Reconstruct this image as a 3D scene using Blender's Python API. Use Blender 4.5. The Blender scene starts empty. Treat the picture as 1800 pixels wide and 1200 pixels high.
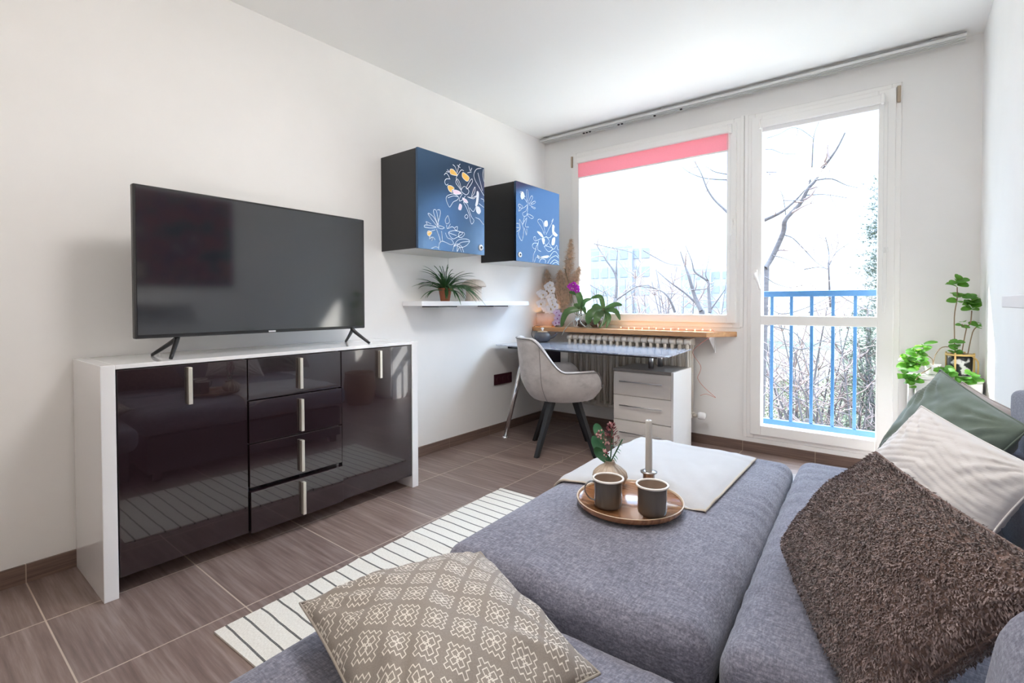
# Living room with television wall, desk by the window and folded-out sofa. Units: metres; X along the window wall, Y towards the window, Z up.
SKY_LOW, SKY_HIGH, SUN, CEIL_FILL, UP_FILL, EXPO, SUN_BLOCK = 1.4, 12.5, 16.0, 17.0, 46.0, 1.0, 1.95
import bpy, bmesh, math, random
from mathutils import Vector, Matrix, noise as mnoise
random.seed(7)
PI = math.pi
SC = bpy.context.scene
COL = SC.collection
V = Vector

# ------------------------------------------------------------------ materials
class N:
    """small wrapper to write node trees"""
    def __init__(s, name):
        s.m = bpy.data.materials.new(name); s.m.use_nodes = True
        s.t = s.m.node_tree; s.n = s.t.nodes; s.l = s.t.links
        s.b = s.n['Principled BSDF']; s.out = s.n['Material Output']
    def add(s, t, **k):
        n = s.n.new(t)
        for a, v in k.items(): setattr(n, a, v)
        return n
    def sock(s, v, inp):
        if isinstance(v, bpy.types.NodeSocket): s.l.new(v, inp)
        else: inp.default_value = v
    def math(s, op, a, b=0.0, c=0.0):
        n = s.add('ShaderNodeMath', operation=op)
        s.sock(a, n.inputs[0]); s.sock(b, n.inputs[1])
        if len(n.inputs) > 2: s.sock(c, n.inputs[2])
        return n.outputs[0]
    def mix(s, f, a, b, mode='MIX'):
        n = s.add('ShaderNodeMix', data_type='RGBA', blend_type=mode)
        s.sock(f, n.inputs[0]); s.sock(a, n.inputs[6]); s.sock(b, n.inputs[7])
        return n.outputs[2]
    def coord(s, kind='Object', scale=(1, 1, 1), loc=(0, 0, 0), rot=(0, 0, 0)):
        tc = s.add('ShaderNodeTexCoord'); mp = s.add('ShaderNodeMapping')
        s.l.new(tc.outputs[kind], mp.inputs[0])
        mp.inputs[1].default_value = loc; mp.inputs[2].default_value = rot; mp.inputs[3].default_value = scale
        return mp.outputs[0]
    def noise(s, vec, scale=5, detail=3, rough=.5, out=0):
        n = s.add('ShaderNodeTexNoise'); s.l.new(vec, n.inputs['Vector'])
        n.inputs['Scale'].default_value = scale; n.inputs['Detail'].default_value = detail; n.inputs['Roughness'].default_value = rough
        return n.outputs[out]
    def ramp(s, f, stops):
        n = s.add('ShaderNodeValToRGB'); s.l.new(f, n.inputs[0])
        e = n.color_ramp.elements
        while len(e) < len(stops): e.new(.5)
        for k, (p, c) in enumerate(stops):
            e[k].position = p; e[k].color = c if len(c) == 4 else (*c, 1)
        return n.outputs[0]
    def bump(s, h, strength=.2, dist=.002):
        n = s.add('ShaderNodeBump'); s.l.new(h, n.inputs['Height'])
        n.inputs['Strength'].default_value = strength; n.inputs['Distance'].default_value = dist
        s.l.new(n.outputs[0], s.b.inputs['Normal'])
    def set(s, **k):
        for a, v in k.items():
            s.sock(v if not (isinstance(v, tuple) and len(v) == 3) else (*v, 1), s.b.inputs[a.replace('_', ' ')])
        return s.m

def M(name, col, rough=.5, metal=0.0, spec=.5, coat=0.0, nz=None, bump=None, sub=0.0, coords='Object', sheen=0.0, emit=None):
    """plain principled material with optional procedural colour noise nz=(scale xyz, amount) and bump=(scale xyz, strength, distance)"""
    s = N(name)
    s.set(Base_Color=col, Roughness=rough, Metallic=metal)
    s.b.inputs['Specular IOR Level'].default_value = spec
    s.b.inputs['Coat Weight'].default_value = coat
    if coat: s.b.inputs['Coat Roughness'].default_value = .03
    if sheen:
        s.b.inputs['Sheen Weight'].default_value = sheen; s.b.inputs['Sheen Roughness'].default_value = .5
    if nz:
        f = s.noise(s.coord(coords, nz[0]), 1, 4, .6)
        c0 = tuple(c * (1 - nz[1]) for c in col); c1 = tuple(min(1, c * (1 + nz[1])) for c in col)
        s.l.new(s.ramp(f, [(.3, c0), (.7, c1)]), s.b.inputs['Base Color'])
    if bump:
        s.bump(s.noise(s.coord(coords, bump[0]), 1, 3, .6), bump[1], bump[2])
    if sub:
        s.b.inputs['Subsurface Weight'].default_value = sub
        s.b.inputs['Subsurface Radius'].default_value = (.02, .02, .015)
        s.b.inputs['Subsurface Scale'].default_value = .3
    if emit:
        s.b.inputs['Emission Color'].default_value = (*emit[0], 1); s.b.inputs['Emission Strength'].default_value = emit[1]
    return s.m

def glass_mat(name, tint=(.97, .985, 1), gloss=1.0, rough=.0, ior=1.45):
    """thin clear glass: fresnel reflection over plain transparency"""
    s = N(name); s.n.remove(s.b)
    tr = s.add('ShaderNodeBsdfTransparent'); tr.inputs[0].default_value = (*tint, 1)
    gl = s.add('ShaderNodeBsdfGlossy'); gl.inputs[1].default_value = rough
    fr = s.add('ShaderNodeFresnel'); fr.inputs[0].default_value = ior
    geo = s.add('ShaderNodeNewGeometry'); f = s.math('MULTIPLY', s.math('MULTIPLY', fr.outputs[0], gloss), s.math('SUBTRACT', 1.0, geo.outputs['Backfacing']))
    mx = s.add('ShaderNodeMixShader'); s.l.new(f, mx.inputs[0]); s.l.new(tr.outputs[0], mx.inputs[1]); s.l.new(gl.outputs[0], mx.inputs[2])
    s.l.new(mx.outputs[0], s.out.inputs[0])
    return s.m

def translucent(name, col, amount=.4, rough=.5, nz=None, tcol=None):
    """leaf / fabric that lets light through"""
    s = N(name); s.set(Base_Color=col, Roughness=rough)
    if nz:
        f = s.noise(s.coord('Object', nz[0]), 1, 3)
        s.l.new(s.ramp(f, [(.3, tuple(c * (1 - nz[1]) for c in col)), (.7, tuple(min(1, c * (1 + nz[1])) for c in col))]), s.b.inputs['Base Color'])
    t = s.add('ShaderNodeBsdfTranslucent'); t.inputs[0].default_value = (*(tcol or col), 1)
    mx = s.add('ShaderNodeMixShader'); mx.inputs[0].default_value = amount
    s.l.new(s.b.outputs[0], mx.inputs[1]); s.l.new(t.outputs[0], mx.inputs[2]); s.l.new(mx.outputs[0], s.out.inputs[0])
    return s.m

# ------------------------------------------------------------------ mesh building
class MB:
    """collects geometry in world coordinates; mats are slots of one mesh"""
    def __init__(s): s.v = []; s.f = []; s.mi = []; s.uv = {}; s.sm = []
    def face(s, idx, mi=0, smooth=False): s.f.append(tuple(idx)); s.mi.append(mi); s.sm.append(smooth)
    def quad(s, a, b, c, d, mi=0, smooth=False):
        k = len(s.v); s.v += [V(a), V(b), V(c), V(d)]; s.face((k, k + 1, k + 2, k + 3), mi, smooth)
    def box(s, x0, x1, y0, y1, z0, z1, mi=0, bev=0.0, M4=None):
        if bev:
            bm = bmesh.new(); bmesh.ops.create_cube(bm, size=1)
            for v in bm.verts:
                v.co = V(((x0 + x1) / 2 + v.co.x * (x1 - x0), (y0 + y1) / 2 + v.co.y * (y1 - y0), (z0 + z1) / 2 + v.co.z * (z1 - z0)))
            bmesh.ops.bevel(bm, geom=bm.edges[:], offset=min(bev, .49 * min(x1 - x0, y1 - y0, z1 - z0)), segments=2, affect='EDGES', profile=.5)
            s.add_bm(bm, mi, False, M4); bm.free(); return
        P = [V((x, y, z)) for z in (z0, z1) for y in (y0, y1) for x in (x0, x1)]
        if M4: P = [M4 @ p for p in P]
        k = len(s.v); s.v += P
        for q in ((0, 2, 3, 1), (4, 5, 7, 6), (0, 1, 5, 4), (2, 6, 7, 3), (0, 4, 6, 2), (1, 3, 7, 5)): s.face([k + i for i in q], mi)
    def add_bm(s, bm, mi=0, smooth=True, M4=None):
        k = len(s.v); bm.verts.ensure_lookup_table(); bm.verts.index_update()
        s.v += [(M4 @ v.co if M4 else v.co.copy()) for v in bm.verts]
        for f in bm.faces: s.face([k + v.index for v in f.verts], mi, smooth)
    def tube(s, pts, r, n=8, mi=0, cap=True, smooth=True):
        pts = [V(p) for p in pts]; m = len(pts)
        R = r if isinstance(r, (list, tuple)) else [r] * m
        k = len(s.v); up = None
        for i, p in enumerate(pts):
            d = (pts[min(i + 1, m - 1)] - pts[max(i - 1, 0)])
            d = d.normalized() if d.length > 1e-9 else V((0, 0, 1))
            if up is None: up = V((0, 0, 1)) if abs(d.z) < .9 else V((1, 0, 0))
            a = d.cross(up)
            if a.length < 1e-6: a = d.orthogonal()
            a.normalize(); b = a.cross(d).normalized(); up = b
            for j in range(n):
                t = 2 * PI * j / n; s.v.append(p + (a * math.cos(t) + b * math.sin(t)) * R[i])
        for i in range(m - 1):
            for j in range(n):
                j2 = (j + 1) % n; s.face((k + i * n + j, k + i * n + j2, k + (i + 1) * n + j2, k + (i + 1) * n + j), mi, smooth)
        if cap:
            s.face([k + j for j in range(n)][::-1], mi); s.face([k + (m - 1) * n + j for j in range(n)], mi)
    def lathe(s, c, prof, n=32, mi=0, smooth=True, flute=None, axis=None, cap=False):
        """prof: list of (r, z) relative to c; flute(theta)->radius factor"""
        c = V(c); k = len(s.v); m = len(prof)
        for r, z in prof:
            for j in range(n):
                t = 2 * PI * j / n; q = flute(t, z) if flute else 1
                p = V((r * q * math.cos(t), r * q * math.sin(t), z))
                s.v.append(c + (axis @ p if axis else p))
        for i in range(m - 1):
            for j in range(n):
                j2 = (j + 1) % n; s.face((k + i * n + j, k + i * n + j2, k + (i + 1) * n + j2, k + (i + 1) * n + j), mi, smooth)
        if cap: s.face([k + j for j in range(n)][::-1], mi)
    def grid(s, P, mi=0, smooth=True, uv=None, closed=False):
        """P: rows of points"""
        k = len(s.v); m = len(P); n = len(P[0])
        for i, row in enumerate(P):
            for j, p in enumerate(row):
                if uv: s.uv[len(s.v)] = uv(i, j)
                s.v.append(V(p))
        for i in range(m - 1):
            for j in range(n if closed else n - 1):
                j2 = (j + 1) % n
                s.face((k + i * n + j, k + i * n + j2, k + (i + 1) * n + j2, k + (i + 1) * n + j), mi, smooth)
    def prism(s, poly, z0, z1, mi=0, bev=0.0):
        bm = bmesh.new()
        vs = [bm.verts.new((x, y, z0)) for x, y in poly]
        f = bm.faces.new(vs); r = bmesh.ops.extrude_face_region(bm, geom=[f])
        bmesh.ops.translate(bm, verts=[e for e in r['geom'] if isinstance(e, bmesh.types.BMVert)], vec=(0, 0, z1 - z0))
        bmesh.ops.recalc_face_normals(bm, faces=bm.faces[:])
        if bev: bmesh.ops.bevel(bm, geom=bm.edges[:], offset=bev, segments=2, affect='EDGES', profile=.5)
        s.add_bm(bm, mi, False); bm.free()
    def sphere(s, c, r, mi=0, seg=12, ring=8, sc=(1, 1, 1)):
        prof = [(r * math.sin(PI * i / ring), -r * math.cos(PI * i / ring)) for i in range(ring + 1)]
        k = len(s.v); s.lathe((0, 0, 0), [(max(a, 1e-6), b) for a, b in prof], seg, mi)
        for i in range(k, len(s.v)): p = s.v[i]; s.v[i] = V((c[0] + p.x * sc[0], c[1] + p.y * sc[1], c[2] + p.z * sc[2]))
    def xform(s, fn, start=0):
        for i in range(start, len(s.v)): s.v[i] = fn(s.v[i])

ROOT = {}
def obj(name, mb, mats, parent=None, merge=0.0, mods=None):
    """link the collected geometry as ONE mesh object"""
    o0 = ROOT.get(parent.name, V((0, 0, 0))) if parent else V((0, 0, 0))
    me = bpy.data.meshes.new(name)
    me.from_pydata([tuple(v - o0) for v in mb.v], [], mb.f)
    if not isinstance(mats, (list, tuple)): mats = [mats]
    for m in mats: me.materials.append(m)
    me.polygons.foreach_set('material_index', mb.mi); me.polygons.foreach_set('use_smooth', mb.sm)
    if mb.uv:
        ul = me.uv_layers.new(name='UVMap')
        for lp in me.loops: ul.data[lp.index].uv = mb.uv.get(lp.vertex_index, (0, 0))
    if merge:
        bm = bmesh.new(); bm.from_mesh(me); bmesh.ops.remove_doubles(bm, verts=bm.verts[:], dist=merge)
        bmesh.ops.recalc_face_normals(bm, faces=bm.faces[:]); bm.to_mesh(me); bm.free()
    me.update()
    o = bpy.data.objects.new(name, me); COL.objects.link(o)
    if parent: o.parent = parent
    ROOT[o.name] = o0.copy()
    return o

def tag(o, label=None, cat=None, group=None, kind=None):
    if label: o['label'] = label
    if cat: o['category'] = cat
    if group: o['group'] = group
    if kind: o['kind'] = kind
    return o

def thing(name, loc, label, cat, group=None, kind=None):
    o = bpy.data.objects.new(name, None); COL.objects.link(o); o.location = loc
    o.empty_display_size = .05; ROOT[o.name] = V(loc)
    return tag(o, label, cat, group, kind)

def struct(name, mb, mats, label, cat): return tag(obj(name, mb, mats), label, cat, kind='structure')

def copy_tree(o, parent=None):
    c = o.copy(); COL.objects.link(c)
    if parent: c.parent = parent
    for ch in [x for x in list(COL.objects) if x.parent == o]: copy_tree(ch, c)
    return c

def smooth_path(pts, n=4, closed=False):
    """catmull-rom"""
    P = [V(p) for p in pts]; m = len(P); out = []
    if m < 3: return P
    rng = m if closed else m - 1
    for i in range(rng):
        if closed: a, b, c, d = P[i - 1], P[i], P[(i + 1) % m], P[(i + 2) % m]
        else: a, b, c, d = P[max(i - 1, 0)], P[i], P[i + 1], P[min(i + 2, m - 1)]
        for k in range(n):
            t = k / n
            out.append(.5 * ((2 * b) + (c - a) * t + (2 * a - 5 * b + 4 * c - d) * t * t + (3 * b - a - 3 * c + d) * t ** 3))
    out.append(P[0].copy() if closed else P[-1])
    return out

def leaf(mb, base, d, up, L, W, droop=.3, fold=.15, n=6, mi=0, prof=None, twist=0):
    """curved leaf blade: base, direction, up vector, length, width"""
    d = V(d).normalized(); up = V(up); side = d.cross(up)
    side = side.normalized() if side.length > 1e-6 else V((1, 0, 0))
    up = side.cross(d).normalized(); rows = []
    prof = prof or (lambda t: math.sin(PI * min(1, t ** .8)) ** .8)
    p = V(base); dd = d.copy()
    for i in range(n + 1):
        t = i / n; w = W * .5 * max(prof(t), .03 if 0 < i < n else .01)
        u2 = side.cross(dd).normalized()
        rows.append([p - side * w + u2 * w * fold * 2, p, p + side * w + u2 * w * fold * 2])
        dd = (dd - up * droop / n * 2 * (.3 + t)).normalized() if droop else dd
        p = p + dd * L / n
    mb.grid(rows, mi)

def rot_z(c, a):
    ca, sa = math.cos(a), math.sin(a); c = V(c)
    return lambda p: V((c.x + (p.x - c.x) * ca - (p.y - c.y) * sa, c.y + (p.x - c.x) * sa + (p.y - c.y) * ca, p.z))
ART_A = [('y',[(451,872),(496,881),(543,853),(558,830),(496,822),(451,829)]),('y',[(645,880),(701,870),(749,841),(717,796),(660,812),(633,840)]),('y',[(413,689),(466,701),(511,681),(473,653),(481,633),(435,641)]),('p',[(496,662),(573,666),(620,647),(558,625),(504,626)]),('p',[(597,529),(628,513),(612,467),(576,467),(581,500)]),('p',[(636,601),(700,590),(724,561),(668,563)]),('c',[(620,674),(668,732),(741,696),(700,645)]),('l',[(451,771),(391,759),(369,723),(391,696),(421,712)]),('l',[(361,795),(391,822),(428,798),(443,769)]),('l',[(620,674),(558,770),(542,800),(574,849),(621,902),(661,900)]),('c',[(589,701),(535,750),(558,792),(597,756),(620,685)]),('c',[(700,722),(749,797),(791,838),(799,807),(749,742),(717,714)]),('l',[(742,972),(766,922),(791,961)]),('l',[(783,914),(717,890)]),('l',[(558,857),(527,915),(489,933)]),('l',[(558,857),(582,937),(605,964)]),('l',[(605,921),(558,943)]),('l',[(406,862),(436,842),(391,838)]),('c',[(496,619),(405,582),(390,538),(435,471),(465,497),(496,534),(558,566),(573,601)]),('l',[(413,563),(496,598),(573,601)]),('l',[(636,644),(597,594),(589,560),(636,579),(684,631)]),('c',[(652,560),(700,502),(748,422),(765,358),(789,333),(822,377),(781,415),(740,487),(716,538)]),('c',[(700,382),(671,399),(700,428),(724,407)]),('c',[(716,626),(798,629),(865,663),(815,620)]),('c',[(782,637),(823,733),(845,754),(832,690)]),('w',[(874,709),(903,703),(902,647),(882,564),(848,548),(865,618)]),('w',[(865,539),(916,536),(936,494),(907,462),(865,483)]),('l',[(865,551),(814,476),(749,510)]),('l',[(848,414),(915,401),(967,363),(995,350)]),('l',[(907,580),(995,549)]),('l',[(942,642),(985,638),(995,611)]),('l',[(951,990),(866,960),(824,890),(849,828),(916,762),(968,709),(995,685)]),('l',[(891,926),(934,822),(968,737)]),('l',[(986,986),(977,910),(995,845)]),('c',[(266,243),(188,299),(133,352),(153,360),(216,324)]),('c',[(273,260),(209,374),(217,411),(252,391)]),('l',[(259,412),(295,418),(302,377),(273,290)]),('c',[(85,234),(133,241),(245,235),(174,216),(85,214)]),('l',[(119,249),(105,273),(174,257)]),('l',[(231,203),(174,185),(126,159)]),('y',[(126,179),(160,184),(181,166),(146,131),(119,148)]),('l',[(160,143),(146,101),(188,126),(181,84)]),('l',[(195,127),(230,100)]),('c',[(259,237),(302,253),(361,240),(317,224)]),('c',[(405,372),(375,325),(390,285),(435,313),(420,363)]),('l',[(390,275),(405,235),(450,293)]),('l',[(420,237),(480,266),(541,231),(557,276),(511,259)]),('c',[(420,195),(495,225),(588,226),(635,210),(541,156),(480,138)]),('l',[(420,195),(541,177)]),('c',[(588,215),(651,223),(667,203),(619,165),(572,170)]),('c',[(495,55),(557,125),(635,150),(715,154),(748,135),(699,86),(619,56),(541,70)]),('l',[(748,135),(619,111),(557,77)]),('l',[(480,5),(510,67),(557,88),(619,67),(651,5)]),('l',[(557,82),(549,5),(588,53),(619,5)]),('l',[(273,5),(288,75),(331,95),(390,86),(450,71),(495,87),(465,126),(405,140),(375,189)]),('l',[(317,203),(331,101)]),('l',[(245,215),(288,127),(302,77)]),('l',[(174,7),(230,28),(273,22)])]
ART_B = [('l',[(246,755),(174,807),(86,866),(121,882),(192,831)]),('w',[(121,882),(157,877),(174,828),(121,789),(94,827)]),('c',[(228,774),(220,918),(247,917),(256,840)]),('c',[(264,768),(320,860),(357,855),(301,773)]),('c',[(319,765),(394,808),(413,789),(338,757)]),('l',[(264,747),(356,728),(413,725),(394,707),(319,723)]),('l',[(246,745),(138,678),(49,687),(67,720),(138,689),(49,625),(85,692)]),('c',[(246,734),(209,656),(137,616),(155,577),(227,606)]),('c',[(227,617),(300,615),(375,593),(319,570),(245,598)]),('l',[(173,579),(136,470),(172,516),(227,564),(190,455),(263,453)]),('l',[(5,466),(56,467),(65,400),(7,363)]),('l',[(5,415),(56,420)]),('c',[(66,525),(118,479),(154,389),(117,260),(47,336),(83,423)]),('l',[(172,432),(217,342),(226,428)]),('w',[(605,347),(546,407),(459,415),(507,381)]),('l',[(625,393),(566,474),(469,550),(508,587),(585,564),(624,481),(644,417)]),('w',[(634,569),(694,587),(704,522),(644,505),(624,535)]),('l',[(664,397),(744,493),(825,591),(846,638),(805,589)]),('w',[(826,547),(877,530),(846,448),(951,425),(909,398),(826,435)]),('l',[(664,375),(745,360),(826,413)]),('c',[(605,325),(664,253),(745,316),(664,364)]),('w',[(566,332),(634,328),(605,259)]),('l',[(546,331),(411,286),(374,325),(412,340),(431,298)]),('c',[(469,258),(374,250),(345,205),(411,178),(440,223)]),('l',[(488,293),(469,182),(546,156)]),('w',[(826,357),(888,374),(868,282),(806,276)]),('l',[(745,282),(847,212),(931,275),(952,220),(984,217)]),('c',[(625,239),(725,169),(827,222)]),('w',[(459,105),(507,65),(585,92),(725,113),(695,83),(546,73),(488,58)]),('l',[(358,5),(373,99),(430,179)]),('l',[(392,5),(430,71),(488,64)]),('l',[(507,10),(546,57),(645,52),(645,7)]),('l',[(745,92),(848,178),(931,173),(984,120)]),('l',[(705,11),(786,84),(910,126),(984,97)]),('l',[(766,5),(869,66),(985,39)]),('l',[(828,7),(911,35),(985,11)])]
# ------------------------------------------------------------------ shared materials
H = 2.6; W = 3.01; YB = -5.5          # room height, width, rear wall
m_wall = M('wall_plaster', (.86, .85, .835), .85, nz=((2, 2, 2), .02), bump=((60, 60, 60), .06, .002))
m_ceil = M('ceiling_paint', (.92, .915, .90), .9, bump=((40, 40, 40), .04, .002))
m_white = M('white_lacquer', (.84, .84, .845), .18)
m_gloss_white = M('gloss_white', (.86, .86, .87), .08, coat=.3)
m_pvc = M('white_pvc', (.90, .89, .87), .32)
m_chrome = M('chrome', (.78, .78, .8), .12, metal=1)
m_steel = M('brushed_steel', (.62, .62, .64), .32, metal=1)
m_black = M('black_plastic', (.014, .014, .016), .35)
m_soil = M('soil', (.05, .03, .02), .95, nz=((90, 90, 90), .5), bump=((120, 120, 120), .8, .004))
m_glass = glass_mat('clear_glass')

def floor_mat():
    s = N('wood_look_tile')
    P = .4565
    vec = s.coord('Object', (1, 1, 1), (-.385 + 20 * P, .82 + 20 * P, 0))
    br = s.add('ShaderNodeTexBrick', offset=0.0, squash=1.0); s.l.new(vec, br.inputs['Vector'])
    for k, v in (('Scale', 1), ('Mortar Size', .0024), ('Mortar Smooth', .1), ('Bias', 0), ('Brick Width', P), ('Row Height', P)): br.inputs[k].default_value = v
    br.inputs['Color1'].default_value = (.0, .0, .0, 1); br.inputs['Color2'].default_value = (1, 1, 1, 1); br.inputs['Mortar'].default_value = (.5, .5, .5, 1)
    shift = s.add('ShaderNodeVectorMath', operation='ADD'); sv = s.coord('Object', (3.2, 62, 1)); s.l.new(sv, shift.inputs[0])
    sc = s.add('ShaderNodeVectorMath', operation='SCALE'); s.l.new(br.outputs['Color'], sc.inputs[0]); sc.inputs['Scale'].default_value = 40; s.l.new(sc.outputs[0], shift.inputs[1])
    n1 = s.noise(shift.outputs[0], 1, 5, .62)
    n2 = s.noise(s.coord('Object', (1.2, 14, 1)), 1, 3, .5)
    f = s.math('ADD', s.math('MULTIPLY', n1, .7), s.math('MULTIPLY', n2, .3))
    col = s.ramp(f, [(.30, (.125, .082, .070)), (.5, (.225, .162, .142)), (.70, (.35, .275, .25))])
    tone = s.mix(1.0, col, s.ramp(br.outputs['Color'], [(0, (.9, .9, .92)), (1, (1.08, 1.06, 1.04))]), 'MULTIPLY')
    col2 = s.mix(br.outputs['Fac'], tone, (.52, .42, .35, 1))
    s.l.new(col2, s.b.inputs['Base Color'])
    s.l.new(s.math('ADD', s.math('MULTIPLY', n1, .18), .27), s.b.inputs['Roughness'])
    h = s.math('SUBTRACT', s.math('MULTIPLY', n1, .25), br.outputs['Fac'])
    s.bump(h, .35, .0015)
    return s.m
m_floor = floor_mat()
m_skirt = M('skirting_tile', (.17, .112, .09), .38, nz=((3, 3, 120), .35), bump=((3, 3, 160), .15, .001))
m_grout = M('grout', (.45, .36, .29), .9)

# ------------------------------------------------------------------ room shell
b = MB(); b.box(-.2, W + .2, YB - .2, .3, -.2, 0); struct('floor', b, m_floor, 'brown wood-look square floor tiles with pale grout lines', 'floor')
b = MB(); b.box(-.2, W + .2, YB - .2, .3, H, H + .2); struct('ceiling', b, m_ceil, 'plain matt white ceiling', 'ceiling')
b = MB(); b.box(-.2, 0, YB, .0, 0, H); struct('wall_left', b, m_wall, 'long bare white plaster wall behind television', 'wall')
b = MB(); b.box(W, W + .2, YB, .0, 0, H); struct('wall_right', b, m_wall, 'white plaster wall behind the sofa', 'wall')
b = MB(); b.box(-.2, W + .2, YB - .2, YB, 0, H); struct('wall_rear', b, M('rear_wall_paint', (.36, .34, .32), .85), 'warm grey painted wall at the rear of the room', 'wall')
WX0, WX1, WZ0, WZ1 = .29, 1.735, .89, 2.425     # window hole
DX0, DX1, DZ0 = 1.775, 2.65, .10                # balcony door hole
b = MB()
b.box(-.2, WX0, 0, .3, 0, H); b.box(DX1, W + .2, 0, .3, 0, H); b.box(WX0, DX1, 0, .3, WZ1, H)
b.box(WX0, DX0, 0, .3, 0, WZ0); b.box(DX0, DX1, 0, .3, 0, DZ0); b.box(WX1, DX0, .0, .3, WZ0, WZ1)
struct('wall_window', b, m_wall, 'white wall holding the window and balcony door', 'wall')

def skirting(name, horizontal, a0, a1, joints, label, flip=1):
    b = MB(); hgt = .07; t = .011
    js = [a0] + sorted(j for j in joints if a0 < j < a1) + [a1]
    def bx(p, q, d, z1, mi):
        if horizontal: b.box(p, q, -d, -.0005, 0.0, z1, mi)
        elif flip > 0: b.box(.0005, d, p, q, 0.0, z1, mi)
        else: b.box(W - d, W - .0005, p, q, 0.0, z1, mi)
    bx(a0, a1, t - .002, hgt - .001, 1)
    for p, q in zip(js[:-1], js[1:]): bx(p + .0018, q - .0018, t, hgt, 0)
    struct(name, b, [m_skirt, m_grout], label, 'baseboard')
J = [-.82 - .4565 * k for k in range(-1, 11)]
skirting('baseboard_left', False, YB, -.011, J, 'brown tile skirting along the television wall')
skirting('baseboard_window', True, 0, W, [1.298 + .456 * k for k in range(-4, 5)], 'brown tile skirting under window and balcony door')
skirting('baseboard_right', False, YB, -.011, J, 'brown tile skirting along the wall behind sofa', -1)

# window unit ------------------------------------------------------------
def ring(b, x0, x1, z0, z1, w, y0, y1, bev=.006, wb=None, wt=None, wr=None):
    wb = wb or w; wt = wt or w; wr = wr or w
    b.box(x0, x0 + w, y0, y1, z0, z1, 0, bev); b.box(x1 - wr, x1, y0, y1, z0, z1, 0, bev)
    b.box(x0 + w - .002, x1 - wr + .002, y0 + .0005, y1, z0, z0 + wb, 0, bev); b.box(x0 + w - .002, x1 - wr + .002, y0 + .0005, y1, z1 - wt, z1, 0, bev)
m_hinge = M('beige_hinge', (.42, .33, .24), .4)
win = thing('window_1', (1.0, .03, .9), 'wide white framed window above wooden sill', 'window', kind='structure')
b = MB(); ring(b, WX0, WX1, WZ0, WZ1, .055, -.004, .09); obj('frame', b, m_pvc, win)
b = MB(); ring(b, .322, 1.704, .925, 2.392, .064, -.022, .065); obj('sash', b, m_pvc, win)
b = MB(); b.box(.384, 1.642, .028, .034, .987, 2.33); obj('pane', b, m_glass, win)
b = MB(); b.box(.298, .314, -.022, -.004, 2.30, 2.40, 0, .004); obj('hinge', b, m_hinge, win)
b = MB(); b.box(1.668, 1.694, -.032, -.021, 1.645, 1.715, 0, .004); b.box(1.673, 1.689, -.052, -.03, 1.668, 1.690, 0, .004)
b.box(1.671, 1.687, -.062, -.048, 1.565, 1.69, 0, .005); obj('handle', b, m_pvc, win)
door = thing('door_1', (2.2, .03, .1), 'white glazed balcony door with two panes', 'door', kind='structure')
b = MB(); ring(b, DX0, DX1, DZ0, WZ1, .05, -.004, .09); obj('frame', b, m_pvc, door)
b = MB(); ring(b, 1.803, 2.622, .13, 2.395, .072, -.022, .065, wr=.087); b.box(1.87, 2.54, -.0215, .06, .92, .985, 0, .004); obj('sash', b, m_pvc, door)
b = MB(); b.box(1.872, 2.538, .028, .034, .984, 2.33); obj('pane', b, m_glass, door)
b = MB(); b.box(1.872, 2.538, .028, .034, .20, .922); obj('pane', b, m_glass, door)
b = MB(); b.box(2.626, 2.644, -.022, -.004, 2.30, 2.40, 0, .004); obj('hinge', b, m_hinge, door)
b = MB(); b.box(1.824, 1.85, -.032, -.021, 1.245, 1.315, 0, .004); b.box(1.829, 1.845, -.05, -.03, 1.27, 1.292, 0, .003)
b.tube([(1.836, -.055, 1.285), (1.85, -.057, 1.25), (1.874, -.057, 1.172)], [.008, .009, .007], 8); obj('handle', b, m_pvc, door)
b = MB(); b.box(1.728, 1.752, -.012, -.0005, .90, WZ1 + .005, 0, .004); b.box(1.756, 1.780, -.008, -.0005, .10, WZ1 + .005, 0, .003)
struct('trim_1', b, m_pvc, 'narrow white cover strips between window and balcony door', 'trim')
# wooden sill with a cut corner
s = N('sill_wood')
f = s.noise(s.coord('Object', (3, 40, 30)), 1, 4, .6)
s.l.new(s.ramp(f, [(.3, (.42, .20, .08)), (.7, (.62, .35, .16))]), s.b.inputs['Base Color']); s.set(Roughness=.35); m_sill = s.m
sill = thing('windowsill', (.9, -.1, .827), 'orange-brown wooden sill board with a cut right corner', 'windowsill', kind='structure')
b = MB(); b.prism([(.004, -.215), (1.555, -.215), (1.71, -.001), (.004, -.001)], .828, .865, 0, .003); obj('board', b, m_sill, sill)
b = MB(); b.box(1.545, 1.56, -.16, -.0015, .815, .827, 0, .002); b.box(1.545, 1.56, -.014, -.0015, .70, .816, 0, .002)
b.quad((1.553, -.15, .817), (1.553, -.013, .817), (1.553, -.013, .72), (1.553, -.013, .72)); obj('bracket', b, m_white, sill)

# curtain track on the ceiling ------------------------------------------
tr = thing('curtain_track', (1.48, -.075, H), 'long white curtain track on ceiling above the window', 'curtain track')
b = MB()
for y in (-.118, -.095, -.072, -.049): b.box(.03, 2.93, y - .004, y + .004, 2.560, 2.582)
b.box(.03, 2.93, -.122, -.045, 2.578, 2.585); obj('rail', b, M('track_pvc', (.72, .72, .71), .4), tr)
for x in (.075, 1.18, 2.79):
    b = MB(); b.box(x - .012, x + .012, -.105, -.06, 2.584, 2.5995, 0, .002); obj('bracket', b, m_steel, tr)
for x in (.47, .50, .53, .80, .83, 1.11, 1.32):
    b = MB(); b.box(x - .008, x + .008, -.09, -.077, 2.552, 2.561, 0, .001); obj('glider', b, m_black, tr)

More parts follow.
